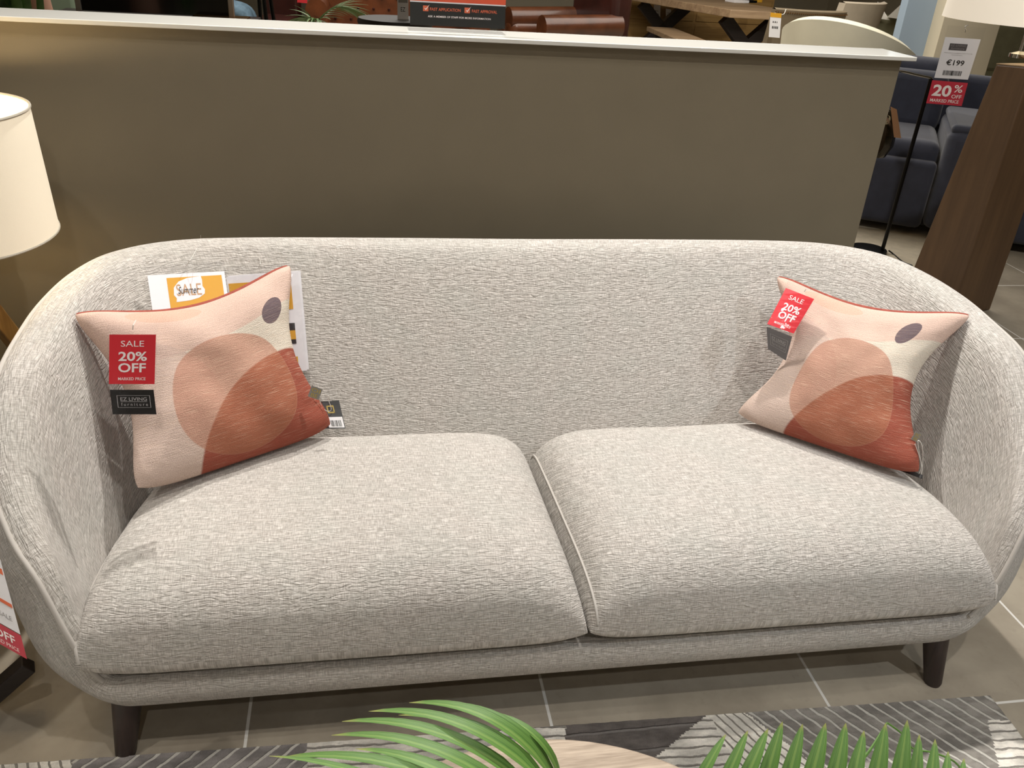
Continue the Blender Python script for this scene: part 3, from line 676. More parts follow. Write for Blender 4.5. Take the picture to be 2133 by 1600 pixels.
# ------------------------------------------------------------------ rug
def rug():
    c0 = PZ(2062, 1449, .012); e = PZ(0, 1593, .012)
    ux = (c0 - e); ux.z = 0; ux.normalize(); uy = Vector((ux.y, -ux.x, 0))
    W_, Hh, nx, ny = 2.5, 1.5, 640, 160
    def region(px, py):
        if px > 2062 + (py - 1520) * .25 and py > 1500: return 1
        if px > 1560 + (py - 1490) * 1.35: return 4
        if px > 1478 + (py - 1490) * .55: return 3
        if 1180 - (py - 1505) * .1 < px < 1465 - (py - 1495) * 1.2 and py < 1590: return 2
        if px > 640: return 1
        if px > 150: return 0
        return 3
    V = []; Fc = []; mi = []
    ys = [(.5 * (j / 130)) if j <= 130 else .5 + (Hh - .5) * (j - 130) / (ny - 130) for j in range(ny + 1)]
    for i in range(nx + 1):
        for j in range(ny + 1):
            p = c0 - ux * (W_ * i / nx) + uy * ys[j]
            V.append((p.x, p.y, .012 + .0012 * noise.noise(p * 60)))
    for i in range(nx):
        for j in range(ny):
            a = i * (ny + 1) + j; Fc.append((a, a + ny + 1, a + ny + 2, a + 1))
            p = c0 - ux * (W_ * (i + .5) / nx) + uy * (ys[j] + ys[j + 1]) / 2
            rel = p - CAMLOC; cc_ = RW.transposed() @ rel
            mi.append(region(CX + F * cc_.x / max(cc_.z, .05), CY + F * cc_.y / max(cc_.z, .05)))
    n0 = len(V); ring = [i * (ny + 1) for i in range(nx + 1)] + [nx * (ny + 1) + j for j in range(1, ny + 1)] + [i * (ny + 1) + ny for i in range(nx - 1, -1, -1)] + [j for j in range(ny - 1, 0, -1)]
    for k in ring: V.append((V[k][0], V[k][1], .0005))
    m = len(ring)
    for k in range(m): Fc.append((ring[k], ring[(k + 1) % m], n0 + (k + 1) % m, n0 + k)); mi.append(1)
    Fc.append(tuple(range(n0, n0 + m))); mi.append(1)
    me = D.meshes.new('rug'); me.from_pydata(V, [], Fc)
    o = link('rug', me, RUG, None); me.polygons.foreach_set('material_index', mi)
    setp(o, 'grey and cream geometric carved-pile rug on the tiles in front of the sofa', 'rug')
rug()
# ------------------------------------------------------------------ coffee table and palm
ctx, cty = .205, .452
ct = thing('coffee_table', (ctx, cty, 0), 'round pale wood coffee table on the rug in front of the sofa, under the palm', 'table')
MB().lathe((ctx, cty, 0), [(0, .385), (.335, .385), (.348, .395), (.352, .405), (.348, .417), (.343, .42), (0, .42)], 96).build('tabletop', 'light_top', ct, weld=True)
for k in range(3):
    a = k * 2.094 + .5
    MB().tube([(ctx + .27 * math.cos(a), cty + .27 * math.sin(a), .014), (ctx + .18 * math.cos(a), cty + .18 * math.sin(a), .385)], [.014, .022], 14).build('leg', 'light_top', ct)
px_, py_ = .215, .355
palm = thing('potted_palm', (px_, py_, .421), 'green feathery palm on the round coffee table, fronds spreading along the bottom edge', 'plant')
MB().lathe((px_, py_, .421), [(0, 0), (.055, 0), (.065, .10), (.07, .105), (.062, .108), (.058, .098), (0, .095)], 40).build('pot', 'pot_white', palm)
MB().lathe((px_, py_, .421), [(0, .099), (.057, .096)], 30).build('soil', 'soil', palm)
def leaflet(b, root, tip, w, sag=.0, side=None):
    root, tip = Vector(root), Vector(tip); d = tip - root; L_ = d.length; d.normalize()
    sd = (side or d.cross(Vector((0, 0, 1)))).normalized(); sd = (sd - d * sd.dot(d)).normalized(); nn = sd.cross(d).normalized()
    if nn.z < 0: nn = -nn
    n = 14; rows_, uvs = [], []
    for k in range(n + 1):
        f = k / n; p = root.lerp(tip, f) + nn * sag * 4 * f * (1 - f)
        ww = w * (min(1, .35 + f * 3) if f < .3 else 1) * (1 - f ** 2.6) ** .8 + .0004
        rows_.append([p - sd * ww / 2 + nn * ww * .22, p - nn * 0, p + sd * ww / 2 + nn * ww * .22]); uvs.append([(0, f), (.5, f), (1, f)])
    b.grid(rows_, uv=uvs)
# left frond: leaflets sweep up and to the left
crown = Vector((px_, py_, .52))
def frond(path, leaves, name='frond'):
    f = thing if False else None
    fr = MB(); fr.tube(cat(path, 30), [.0035 - .0022 * k / 29 for k in range(30)], 6)
    o = fr.build(name, 'palm_leaf', palm)
    for rt_, tp, w, sg in leaves:
        b = MB(); leaflet(b, rt_, tp, w, sg); b.build('leaflet', 'palm_leaf', o)
rp = cat([crown, PD(1330, 1800, 1.02), PD(1220, 1700, 1.05), PD(1120, 1660, 1.08)], 12)
Lt = [((585, 1578), 1.06, (1090, 1720)), ((690, 1532), 1.07, (1100, 1690)), ((740, 1560), 1.02, (1090, 1760)), ((712, 1503), 1.09, (1120, 1660)), ((768, 1482), 1.10, (1140, 1640)), ((830, 1490), 1.12, (1150, 1650)),
      ((852, 1464), 1.12, (1150, 1620)), ((905, 1464), 1.14, (1160, 1625)), ((985, 1480), 1.15, (1170, 1640)), ((560, 1575), 1.00, (1060, 1800))]
frond([crown, PD(1300, 1850, 1.0), PD(1180, 1720, 1.06), PD(1140, 1640, 1.1)],
      [(PD(rx, ry, dd - .02), PD(tx, ty, dd), .0195 if i < 7 else .013, .045) for i, ((tx, ty), dd, (rx, ry)) in enumerate(Lt)])
Rt = [((1512, 1530), (1440, 1660), .013), ((1558, 1522), (1490, 1680), .016), ((1600, 1518), (1530, 1680), .018), ((1630, 1503), (1575, 1690), .020), ((1672, 1508), (1620, 1700), .020), ((1720, 1506), (1668, 1700), .022),
      ((1762, 1506), (1720, 1700), .022), ((1800, 1522), (1758, 1700), .020), ((1845, 1506), (1805, 1710), .022), ((1890, 1500), (1855, 1710), .022), ((1915, 1530), (1890, 1710), .018), ((1948, 1540), (1925, 1710), .018), ((1975, 1565), (1955, 1710), .016), ((2008, 1580), (1985, 1710), .014)]
frond([crown, PD(1500, 1850, .9), PD(1700, 1720, .92), PD(1980, 1715, .96), PD(2040, 1700, .98)],
      [(PD(rx, ry, .93), PD(tx, ty, .95), w, .004) for (tx, ty), (rx, ry), w in Rt])
frond([crown, PD(1600, 1750, .98), PD(1780, 1600, 1.0), PD(1848, 1506, 1.02)], [])
MB().tube(cat([PD(1848, 1506, .97), PD(1880, 1530, .97), PD(1902, 1560, .97), PD(1950, 1570, .97), PD(2000, 1600, .97), PD(2010, 1680, .96)], 24), .0012, 5).build('stem', 'palm_leaf', palm)
# ------------------------------------------------------------------ acrylic sign holder on the partition cap
sg = thing('sign_holder', (.22, 2.17, 1.188), 'clear acrylic stand with black and orange FAST APPLICATION poster on the white partition cap', 'sign')
a0, a1 = PZ(852, 69, 1.1885), PZ(1054, 76, 1.1885)
a0.y = a1.y = 2.150; hgt = .30
k_ = Card(a0 + Vector((0, 0, .004)), a1 + Vector((0, 0, .004)), a1 + Vector((0, .03, hgt)), a0 + Vector((0, .03, hgt)))
k_.rect('poster', .015, .04, .985, .97, 'poster_black', sg, k=2, th=.0006)
k_.rect('orange_band', .015, .210, .985, .62, 'poster_orange', sg, h=.0009, th=.0002)
k_.rect('white_rule', .015, .204, .985, .213, 'card_white', sg, h=.0012, th=.0002)
k_.text('SPREAD THE COST', .1, .42, .9, .54, 'ink_white', sg, h=.0014, bold=.02) if False else None
for u in (.145, .565):
    k_.rect('tick_box', u, .142, u + .055, .182, 'ink_orange', sg, h=.0009, th=.0002)
    k_.poly('tick_mark', [(u + .012, .166), (u + .028, .148), (u + .068, .192), (u + .028, .160)], 'ink_white', sg, h=.0015)
k_.text('FAST APPLICATION', .215, .148, .525, .170, 'ink_orange', sg, bold=.012)
k_.text('FAST APPROVAL', .64, .148, .90, .170, 'ink_orange', sg, bold=.012)
k_.text('ASK A MEMBER OF STAFF FOR MORE INFORMATION', .195, .100, .835, .114, 'ink_white', sg, bold=.01)
k_.rect('acrylic_sheet', 0, 0, 1, 1, 'clear_plastic', sg, h=.0018, th=.0018, k=2)
fo = Card(a0 + Vector((0, -.006, 0)), a1 + Vector((0, -.006, 0)), a1 + Vector((0, .075, 0)), a0 + Vector((0, .075, 0)))
fo.rect('foot', 0, 0, 1, 1, 'clear_plastic', sg, th=.003, k=2)
# grey leaflet standing beside it, behind the partition line
# ------------------------------------------------------------------ furniture behind the partition
def soft(name, c, d, m, parent, r=.05, rz=0, R=None): return box(name, c, d, m, parent, rz, bevel=r, seg=5, R=R)
def local(root, p):
    return root.matrix_world @ Vector(p)
def chair_frame(root): bpy.context.view_layer.update()
class Kit:
    """builds parts in the local frame of a thing turned by rz"""
    def __init__(s, root): bpy.context.view_layer.update(); s.r = root; s.M = root.matrix_world.copy(); s.R = s.M.to_3x3()
    def box(s, name, c, d, m, bevel=.004, seg=2, rot=None, parent=None):
        R = s.R @ (rot or Matrix.Identity(3)); return MB().box(s.M @ Vector(c), d, R=R).build(name, m, parent or s.r, bevel=bevel, seg=seg)
    def tube(s, name, pts, r, m, n=10, parent=None): return MB().tube([s.M @ Vector(p) for p in pts], r, n).build(name, m, parent or s.r)
    def lathe(s, name, c, prof, m, n=32, parent=None): return MB().lathe(s.M @ Vector(c), prof, n).build(name, m, parent or s.r)
# navy recliner sofa
nv = thing('recliner_sofa', (3.36, 4.63, 0), 'navy fabric recliner sofa on a pale rug, behind the black floor lamp', 'sofa', rotz=-.54)
K = Kit(nv)
K.box('base', (.26, .02, .17), (1.76, .85, .24), 'navy', .03, 3)
for x, w in ((-.335, .60), (.60, .72)):
    K.box('footrest', (x, -.44, .235), (w, .09, .37), 'navy', .03, 4)
    K.box('seat_cushion', (x, -.12, .42), (w, .62, .19), 'navy', .06, 5)
    K.box('back_cushion', (x, .30, .62), (w, .20, .36), 'navy', .07, 5, Matrix.Rotation(-.2, 3, 'X'))
    K.box('headrest', (x, .41, .78), (w, .20, .17), 'navy', .08, 5, Matrix.Rotation(-.2, 3, 'X'))
K.box('armrest', (.10, -.13, .33), (.26, .74, .54), 'navy', .05, 4); K.box('backrest', (.24, .44, .45), (1.72, .12, .68), 'navy', .05, 4, Matrix.Rotation(-.12, 3, 'X'))
K.box('armrest', (1.05, -.08, .33), (.24, .86, .54), 'navy', .05, 4)
K.box('armrest_pad', (.10, -.13, .605), (.24, .70, .05), 'navy', .024, 4)
for x in (-.5, 1.0):
    for y in (-.35, .36): K.box('foot', (x, y, .03), (.06, .06, .05), 'black_wood', .004)
# pale round rug
rc = PZ(1835, 478, 0) 
o = MB().lathe((2.78, 4.36, 0), [(0, .0005), (.77, .0005), (.78, .002), (.77, .004), (0, .004)], 96).build('round_rug', 'pale_rug')
setp(o, 'pale round rug on the tiles under the navy recliner sofa', 'rug')
# black floor lamp with hanging smoked shade
fb = PZ(1836, 528, .0); fl = thing('arm_lamp', fb, 'thin black floor lamp with round base beside the right end of the partition', 'lamp')
ty = fb.y
MB().lathe(fb + Vector((-.062, .03, 0)), [(0, .0045), (.09, .0045), (.095, .008), (.093, .018), (.02, .022), (0, .022)], 48).build('base', 'black_metal', fl)
ptop = PY(1942, 163, ty); ptop.x = fb.x
ptop = Vector((fb.x + .02, ty, PY(1942, 163, ty).z))
tp = PY(1940, 163, ty)
MB().tube([fb + Vector((0, 0, .02)), tp], .010, 10).build('pole', 'black_metal', fl)
ar = PY(1876, 149, ty - .02); sh = PY(1848, 225, ty - .05)
MB().tube(cat([tp, tp.lerp(ar, .5), ar, Vector((sh.x, sh.y, ar.z - .01)), Vector((sh.x, sh.y, sh.z))], 24), .006, 8).build('arm', 'chrome', fl)
MB().lathe(Vector((sh.x - .02, sh.y, sh.z)), [(0, 0), (.03, -.002), (.065, -.03), (.088, -.09), (.09, -.17), (.065, -.225), (.062, -.22), (.085, -.16), (.08, -.09), (.055, -.03), (0, -.01)], 40).build('lamp_shade', 'glass_smoke', fl)
k_ = Card(*q4([(1862, 286), (1877, 288), (1868, 228), (1855, 222)], (ty - .14,) * 4)); k_.rect('tag', 0, 0, 1, 1, 'copper', fl); fl.children[-1]['label'] = 'copper coloured tag'
cb0 = fb + Vector((.03, -.01, .02))
MB().tube(cat([cb0, PZ(1862, 530, .006), PZ(1880, 545, .006), PZ(1900, 553, .006)], 24), .004, 6).build('cable', 'black_metal', fl)
# tapered wooden plinth
pw = thing('plinth', (2.55, 3.35, 0), 'tall dark brown tapered wooden plinth at the right edge, in front of the navy sofa', 'plinth')
htop = 1.055
pA, pB, pC = PZ(1872, 634, 0), PZ(1980, 661, 0), PZ(2062, 646, 0); pD = pA + pC - pB
tA = PZ(2075, 134, htop); tB = pB + Vector((0, 0, htop)); tC = pC + Vector((0, 0, htop)); tD = Vector((tA.x + pC.x - pB.x, tA.y + pC.y - pB.y, htop))
up4 = Vector((0, 0, .004))
MB().hexa([pB, pC, pD, pA], [tB, tC, tD, tA]).build('body', 'pedestal_wood', pw, bevel=.006)
MB().hexa([tB, tC, tD, tA], [tB + up4, tC + up4, tD + up4, tA + up4]).build('top', 'dining_wood', pw, smooth=False)
# table lamp with white drum shade on the plinth
c_ = PD(1998, 38, 3.45); sr = .34; slx = c_.x + sr; sly = 3.42
tl2 = thing('table_lamp', (slx, sly, htop + .004), 'table lamp with large white drum shade standing on the brown wooden plinth', 'lamp')
zb2 = c_.z - .005
MB().lathe((slx, sly, 0), [(sr, zb2), (sr - .02, zb2 + .3)], 80).build('lamp_shade', 'shade_white', tl2)
MB().lathe((slx, sly, 0), [(sr - .003, zb2), (sr - .023, zb2 + .3)], 80).build('shade_lining', 'shade_inside', tl2)
MB().lathe((slx, sly, 0), [(0, htop + .005), (.045, htop + .005), (.045, htop + .02), (.012, htop + .03), (.012, zb2 + .14), (0, zb2 + .14)], 32).build('base', 'chrome', tl2)
MB().lathe((slx, sly, 0), [(0, zb2 + .14), (.03, zb2 + .16), (.03, zb2 + .19), (0, zb2 + .22)], 24).build('bulb', MATS['bulb'], tl2)
# €199 tag hanging from that shade
yy = PD(2000, 150, 3.42).y
pt = thing('price_tag', PY(1985, 120, yy), 'white €199 price tag with red 20% OFF foot hanging from the white lamp shade', 'tag')
k_ = Card(*q4([(1946, 162), (2016, 166), (2043, 82), (1969, 77)], (yy,) * 4)); k_.rect('white_card', 0, 0, 1, 1, 'card_white', pt)
k_.rect('logo_panel', .18, .70, .68, .86, 'card_grey', pt, h=.0008, th=.0003)
k_.text('EZ LIVING', .22, .79, .64, .84, 'ink_pale', pt, h=.0018); k_.text('furniture', .24, .72, .62, .77, 'ink_pale', pt, h=.0018)
k_.text('COTTON LAMP SHADE WHITE LARGE', .1, .62, .88, .645, 'ink_pale', pt, h=.0012) if False else k_.bars(.08, .625, .90, .637, 26, 'ink_pale', pt, name='fine_print')
k_.bars(.3, .58, .62, .592, 10, 'ink_pale', pt, name='fine_print')
k_.text('€199', .22, .33, .74, .47, 'ink_black', pt, bold=.012)
k_.bars(.2, .08, .76, .20, 26, 'ink_black', pt)
k3 = Card(*q4([(1929, 215), (2003, 221), (2016, 173), (1942, 167)], (yy,) * 4)); k3.rect('red_card', 0, 0, 1, 1, 'card_red_dim', pt)
k3.text('20', .08, .34, .60, .84, 'ink_white', pt, bold=.03); k3.text('%', .66, .56, .90, .88, 'ink_white', pt, bold=.01); k3.text('OFF', .64, .30, .92, .46, 'ink_white', pt, bold=.01)
k3.text('MARKED PRICE', .08, .09, .88, .23, 'ink_white', pt, bold=.006)
k_.rect('plastic_sleeve', -.02, -.02, 1.04, 1.28, 'clear_plastic', pt, h=.002, th=.0004); k3.rect('plastic_sleeve', -.04, -.05, 1.05, 1.1, 'clear_plastic', pt, h=.002, th=.0004)
MB().tube(cat([k_.at(.5, 1.14, .002), PY(2012, 62, yy), PY(2010, 56, yy), PY(2017, 52, yy)], 14), .0012, 5).build('hook', 'metal', pt)
# cream swivel tub chair
c0 = Vector((3.12, 5.42, 0))
def tub_chair(name, loc, rz, m, label, w=.78, hb=.95, ha=.66, sw=True, cat_='armchair', group=None):
    r = thing(name, loc, label, cat_, group, rz); K = Kit(r); rows_ = []
    def shell(off, lift):
        rr = []
        for i in range(41):
            a = math.radians(-145 + 290 * i / 40); c = math.cos(a / 2) ** 1.2 if abs(a) < math.pi else 0
            top = ha + (hb - ha) * max(0, math.cos(a * .62)) ** 1.4
            col = []
            for k in range(11):
                f = k / 10; rad = (w / 2 - off) * (.80 + .20 * f) + .015 * math.sin(f * math.pi)
                col.append(K.M @ Vector((rad * math.sin(a), rad * math.cos(a) * .95, .28 + (top - .28) * f - lift * (1 - f) * 0)))
            rr.append(col)
        return rr
    o_, i_ = shell(0, 0), shell(.07, 0)
    b = MB().grid(o_).grid(i_)
    b.grid([[c[-1] for c in o_], [p[-1].lerp(q[-1], .5) + Vector((0, 0, .02)) for p, q in zip(o_, i_)], [c[-1] for c in i_]])
    b.grid([o_[0], i_[0]]); b.grid([o_[-1], i_[-1]])
    b.build('backrest', m, r)
    K.lathe('seat', (0, -.03, 0), [(0, .30), (w * .36, .30), (w * .40, .34), (w * .40, .42), (w * .36, .455), (0, .46)], m, 40)
    K.lathe('underframe', (0, 0, 0), [(0, .27), (w * .33, .27), (w * .33, .30), (0, .30)], m, 40)
    if sw:
        K.tube('stem', [(0, 0, .02), (0, 0, .28)], .03, 'black_metal'); K.lathe('foot', (0, 0, 0), [(0, .001), (.24, .001), (.24, .015), (0, .03)], 'black_metal', 40)
    else:
        for sx in (-1, 1):
            for sy in (-1, 1): K.tube('leg', [(sx * w * .30, sy * w * .28, 0), (sx * w * .24, sy * w * .22, .28)], [.012, .02], 'black_wood')
    return r
tub_chair('tub_chair', PZ(1770, 60, .82).xy.to_3d() if False else (3.44, 6.05, 0), 2.25, 'cream_leather', 'cream leather tub chair just behind the right end of the partition', .98, .99, .62)
# dark armchair with studs, beige chair, olive chair behind
K = None
def dining_chair(name, loc, rz, m, label, w=.56, hb=.92, studs=False, sweep=.0):
    r = thing(name, loc, label, 'chair', None, rz); K = Kit(r)
    K.box('seat', (0, 0, .44), (w, .52, .12), m, .04, 4)
    rows_ = [[], []]; 
    F_, B_ = [], []
    for i in range(21):
        x = (i / 20 - .5) * w * 1.12; yb = .26 - 1.1 * (x * x) * .9
        cf, cb_ = [], []
        for k in range(9):
            f = k / 8; z = .44 + (hb - .44) * f - sweep * abs(x) * f; y = yb + .10 * f
            cf.append(K.M @ Vector((x, y - .035, z))); cb_.append(K.M @ Vector((x, y + .035, z)))
        F_.append(cf); B_.append(cb_)
    b = MB().grid(F_).grid(B_); b.grid([F_[0], B_[0]]); b.grid([F_[-1], B_[-1]])
    b.grid([[c[-1] for c in F_], [p[-1].lerp(q[-1], .5) + Vector((0, 0, .012)) for p, q in zip(F_, B_)], [c[-1] for c in B_]]); b.grid([[c[0] for c in F_], [c[0] for c in B_]])
    b.build('backrest', m, r)
    if studs:
        b = MB()
        for i in range(0, 41):
            f = i / 40 * 20; a = int(min(f, 19)); p = B_[a][-1].lerp(B_[a + 1][-1], f - a) + K.R @ Vector((0, .002, -.02)); b.lathe(p, [(0, -.006), (.006, -.003), (.006, .003), (0, .006)], 8)
        o = b.build('studs', 'gold_metal', r); o['kind'] = 'stuff'
    for sx in (-1, 1):
        for sy in (-1, 1): K.tube('leg', [(sx * w * .42, sy * .22, 0), (sx * w * .38, sy * .20, .40)], [.014, .022], 'black_wood')
    return r
dining_chair('dining_chair', (3.80, 7.75, 0), math.pi + .1, 'brown_fabric', 'brown dining chair with a row of studs at the near end of the trestle table', .62, .93, True)
dining_chair('dining_chair', (4.55, 8.35, 0), math.pi + .5, 'beige_fabric', 'plain beige dining chair right of the studded brown chair', .62, .98)
ol = thing('lounge_sofa', (6.3, 9.4, 0), 'olive green sofa with white napkins, left of the blue-grey column', 'sofa', rotz=-.12); K = Kit(ol)
K.box('base', (0, 0, .22), (2.0, .9, .36), 'olive_fabric', .04, 3); K.box('backrest', (0, -.36, .56), (2.0, .2, .52), 'olive_fabric', .07, 4)
K.box('seat_cushion', (0, .1, .44), (1.7, .7, .16), 'olive_fabric', .05, 4)
for x in (-.92, .92): K.box('armrest', (x, 0, .42), (.2, .9, .5), 'olive_fabric', .06, 4)
for k, x in enumerate((-.05, .22)):
    p = PD(1838 + k * 35, 24, 8.9)
    o = MB().add([p + Vector((-.12, 0, -.06)), p + Vector((.12, .02, -.08)), p + Vector((-.06 + k * .1, .03, .09)), p + Vector((0, .16, -.05))], [(0, 1, 2), (1, 3, 2), (3, 0, 2), (0, 3, 1)]).build('napkin', 'linen_white', smooth=False)
    setp(o, ['folded white napkin standing on the olive sofa back, left of the pair', 'folded white napkin standing nearest the blue-grey column'][k], 'napkin')
# dining table with trestle legs, bench
dt = thing('dining_table', (4.2, 9.7, 0), 'long wooden trestle dining table with thick pale top behind the partition', 'table', rotz=0); K = Kit(dt)
e1 = PZ(1520, 35, .70); e2 = PZ(1612, 40, .70); e3 = PZ(1400, 0, .76)
u_ = (e2 - e1); u_.z = 0; u_.normalize(); w_ = Vector((-u_.y, u_.x, 0)); 
e1.z = 0
tt = [e1, e1 + u_ * 1.0, e1 + u_ * 1.0 + w_ * 2.4 + u_ * -.0, e1 + w_ * 2.4]
dd_ = (PZ(1400, 2, .76) - e1); dd_.z = 0; dd_.normalize(); w_ = dd_
tt = [e1, e1 + u_ * 1.0, e1 + u_ * 1.0 + w_ * 2.4, e1 + w_ * 2.4]
MB().hexa([p + Vector((0, 0, .69)) for p in tt], [p + Vector((0, 0, .77)) for p in tt]).build('tabletop', 'dining_wood', dt, bevel=.006)
for f in (.16, .84):
    for s_ in (-1, 1):
        c = e1 + w_ * 2.4 * f + u_ * .5
        a = c + u_ * .33 * s_ + Vector((0, 0, .69)); e = c - u_ * .33 * s_ + Vector((0, 0, .05)); d = e - a
        R = d.to_track_quat('Z', 'Y').to_matrix(); MB().box((a + e) / 2, (.13, .13, d.length - .1), R=R).build('leg', 'black_wood', dt, bevel=.004)
    MB().box(c + Vector((0, 0, .04)), (.12, .8, .08), R=Matrix((u_, w_, Vector((0, 0, 1)))).transposed() @ Matrix.Rotation(math.pi / 2, 3, 'Z')).build('foot_rail', 'black_wood', dt, bevel=.004)
# things on the dining table
for k, (px0, m_, w0, h0, nm, lb) in enumerate(((1535, 'card_white', .22, .03, 'book', 'white book lying on the far dining table'), (1560, 'black_screen', .10, .03, 'box', 'small black box on the far dining table beside the white book'), (1578, 'card_yellow', .10, .16, 'sign', 'yellow upright sale card on the far dining table'))):
    p = PZ(px0, 4, .775); o = box(nm, (p.x, p.y, .771 + h0 / 2), (w0, .05 if h0 > .1 else .18, h0), m_, None, .3, .002); setp(o, lb, nm)
bn = thing('bench', (0, 0, 0), 'low wooden bench in front of the trestle dining table', 'bench')
b1 = PZ(1425, 88, .45); b2 = PZ(1312, 40, .45); dr = (b2 - b1); dr.normalize(); pr_ = Vector((dr.y, -dr.x, 0)) 
bn.location = (b1 + dr * .8).xy.to_3d()
q_ = [b1 - dr * .3, b1 - dr * .3 + pr_ * .34, b1 + dr * 1.5 + pr_ * .34, b1 + dr * 1.5]
MB().hexa([p + Vector((0, 0, -.05)) for p in q_], q_).build('seat', 'dining_wood', bn, bevel=.005)
for f in (.12, .85):
    for e in (.06, .28):
        p = (b1 - dr * .3) + dr * 1.8 * f + pr_ * e; MB().box((p.x, p.y, .2), (.06, .06, .4)).build('leg', 'black_wood', bn, bevel=.004)
# tag hanging on the studded chair
def far_tag(px0, py0, px1, py1, y, label, top='card_white', foot=None, slant=0, txt=None, band=None):
    r = thing('price_tag', PY((px0 + px1) / 2, py1, y), label, 'tag')
    k = Card(*q4([(px0, py1), (px1, py1 + 2), (px1 + slant, py0 + 2), (px0 + slant, py0)], (y,) * 4)); k.rect('card', 0, 0, 1, 1, top, r)
    if foot: k.rect('foot_band', 0, 0, 1, .26, foot, r, h=.001, th=.0006)
    if band: k.rect('top_band', 0, .82, 1, 1, band, r, h=.001, th=.0006)
    k.bars(.2, .36, .8, .46, 6, 'ink_black', r, h=.002); k.bars(.25, .6, .75, .66, 3, 'ink_black', r, h=.002, name='fine_print')
    if txt: k.text(txt, .1, .05, .9, .21, 'ink_white', r, h=.0025, bold=.02)
    return r
far_tag(1601, 26, 1624, 77, 7.30, 'white price tag with orange top band hanging on the studded brown chair', slant=4, band='card_yellow')
MB().tube(cat([PY(1614, 27, 7.30), Vector((3.50, 7.33, .90)), Vector((3.53, 7.36, .94))], 8), .003, 5).build('string', 'string', D.objects[[o.name for o in D.objects if o.name.startswith('price_tag')][-1]])
far_tag(1361, 10, 1375, 42, 11.9, 'small white price tag with red 20% foot in front of the honey-coloured cabinet', foot='card_red', slant=1, txt='20%')
far_tag(1387, 18, 1398, 40, 11.9, 'small grey-white price tag left of the dining table leg'); 
# leather armchairs and chesterfield
def chesterfield(name, loc, rz, w, m, label, seats):
    r = thing(name, loc, label, 'sofa', None, rz); K = Kit(r)
    K.box('base', (0, 0, .20), (w, .85, .22), m, .03, 3)
    sw = (w - .44) / seats
    for i in range(seats): K.box('seat_cushion', (-w / 2 + .22 + sw * (i + .5), -.06, .39), (sw - .01, .70, .17), m, .06, 5)
    for s_ in (-1, 1):
        K.box('armrest', (s_ * (w / 2 - .11), -.02, .40), (.20, .84, .50), m, .05, 4)
        K.tube('arm_roll', [(s_ * (w / 2 - .10), -.44, .64), (s_ * (w / 2 - .10), .40, .64)], .10, m, 20)
    K.box('backrest', (0, .36, .52), (w - .1, .20, .56), m, .06, 4); K.tube('back_roll', [(-w / 2 + .05, .38, .76), (w / 2 - .05, .38, .76)], .11, m, 20)
    b = MB()
    for i in range(int(w / .16)):
        for k in range(3): b.lathe(K.M @ Vector((-w / 2 + .25 + i * .15 + (k % 2) * .07, .255, .52 + k * .1)), [(0, -.012), (.012, -.006), (.012, .006), (0, .012)], 8)
    o = b.build('buttons', 'leather_dark', r); o['kind'] = 'stuff'
    for sx in (-1, 1):
        for sy in (-1, 1): K.tube('leg', [(sx * (w / 2 - .1), sy * .36, 0), (sx * (w / 2 - .1), sy * .36, .10)], [.02, .035], 'black_wood')
    return r
chesterfield('chesterfield_sofa', (.37, 9.0, 0), 0, 1.7, 'leather_tan', 'tan brown leather buttoned sofa seen behind the palm fronds, left of the poster', 3)
ch = thing('leather_armchair', (1.98, 8.75, 0), 'dark brown leather armchair with rolled arms right of the black poster', 'armchair', rotz=-1.3); K = Kit(ch)
K.box('base', (0, 0, .20), (.9, .85, .24), 'leather_dark', .04, 3); K.box('seat_cushion', (0, -.08, .40), (.52, .70, .18), 'leather_brown', .07, 5)
for s_ in (-1, 1): K.box('armrest', (s_ * .36, -.05, .40), (.20, .84, .42), 'leather_brown', .07, 5); K.tube('arm_roll', [(s_ * .37, -.46, .62), (s_ * .37, .36, .64)], .105, 'leather_brown', 20)
K.box('backrest', (0, .36, .70), (.84, .22, .86), 'leather_dark', .07, 5)
for sx in (-1, 1):
    for sy in (-1, 1): K.tube('leg', [(sx * .36, sy * .34, 0), (sx * .36, sy * .34, .1)], [.02, .035], 'black_wood')
ot = thing('footstool', (PZ(1085, 55, .42)).xy.to_3d(), 'low brown leather footstool at the foot of the brown armchair, right of the poster', 'footstool'); K = Kit(ot)
K.box('cushion', (0, 0, .34), (.5, .42, .18), 'leather_brown', .08, 5); K.box('frame', (0, 0, .2), (.46, .38, .12), 'leather_dark', .02)
for sx in (-1, 1):
    for sy in (-1, 1): K.tube('leg', [(sx * .2, sy * .16, 0), (sx * .2, sy * .16, .15)], .02, 'black_wood')
# red-brown studded chair with small red tag at far left of the chesterfield
st = thing('studded_chair', (-.76, 8.6, 0), 'dark red studded leather chair left of the tan buttoned sofa', 'armchair', rotz=-.2); K = Kit(st)
K.box('body', (0, 0, .32), (.34, .7, .5), 'leather_dark', .04, 3); K.box('backrest', (0, .3, .8), (.34, .12, .6), 'leather_dark', .04, 3)
b = MB()
for i in range(12): b.lathe(K.M @ Vector((-.165, -.352, .1 + i * .035)), [(0, -.008), (.008, -.003), (.008, .003), (0, .008)], 8)
o = b.build('studs', 'gold_metal', st); o['kind'] = 'stuff'
far_tag(619, -22, 640, 5, 7.6, 'red price tag at the top edge above the studded chair, left of the palm fronds', top='card_red')
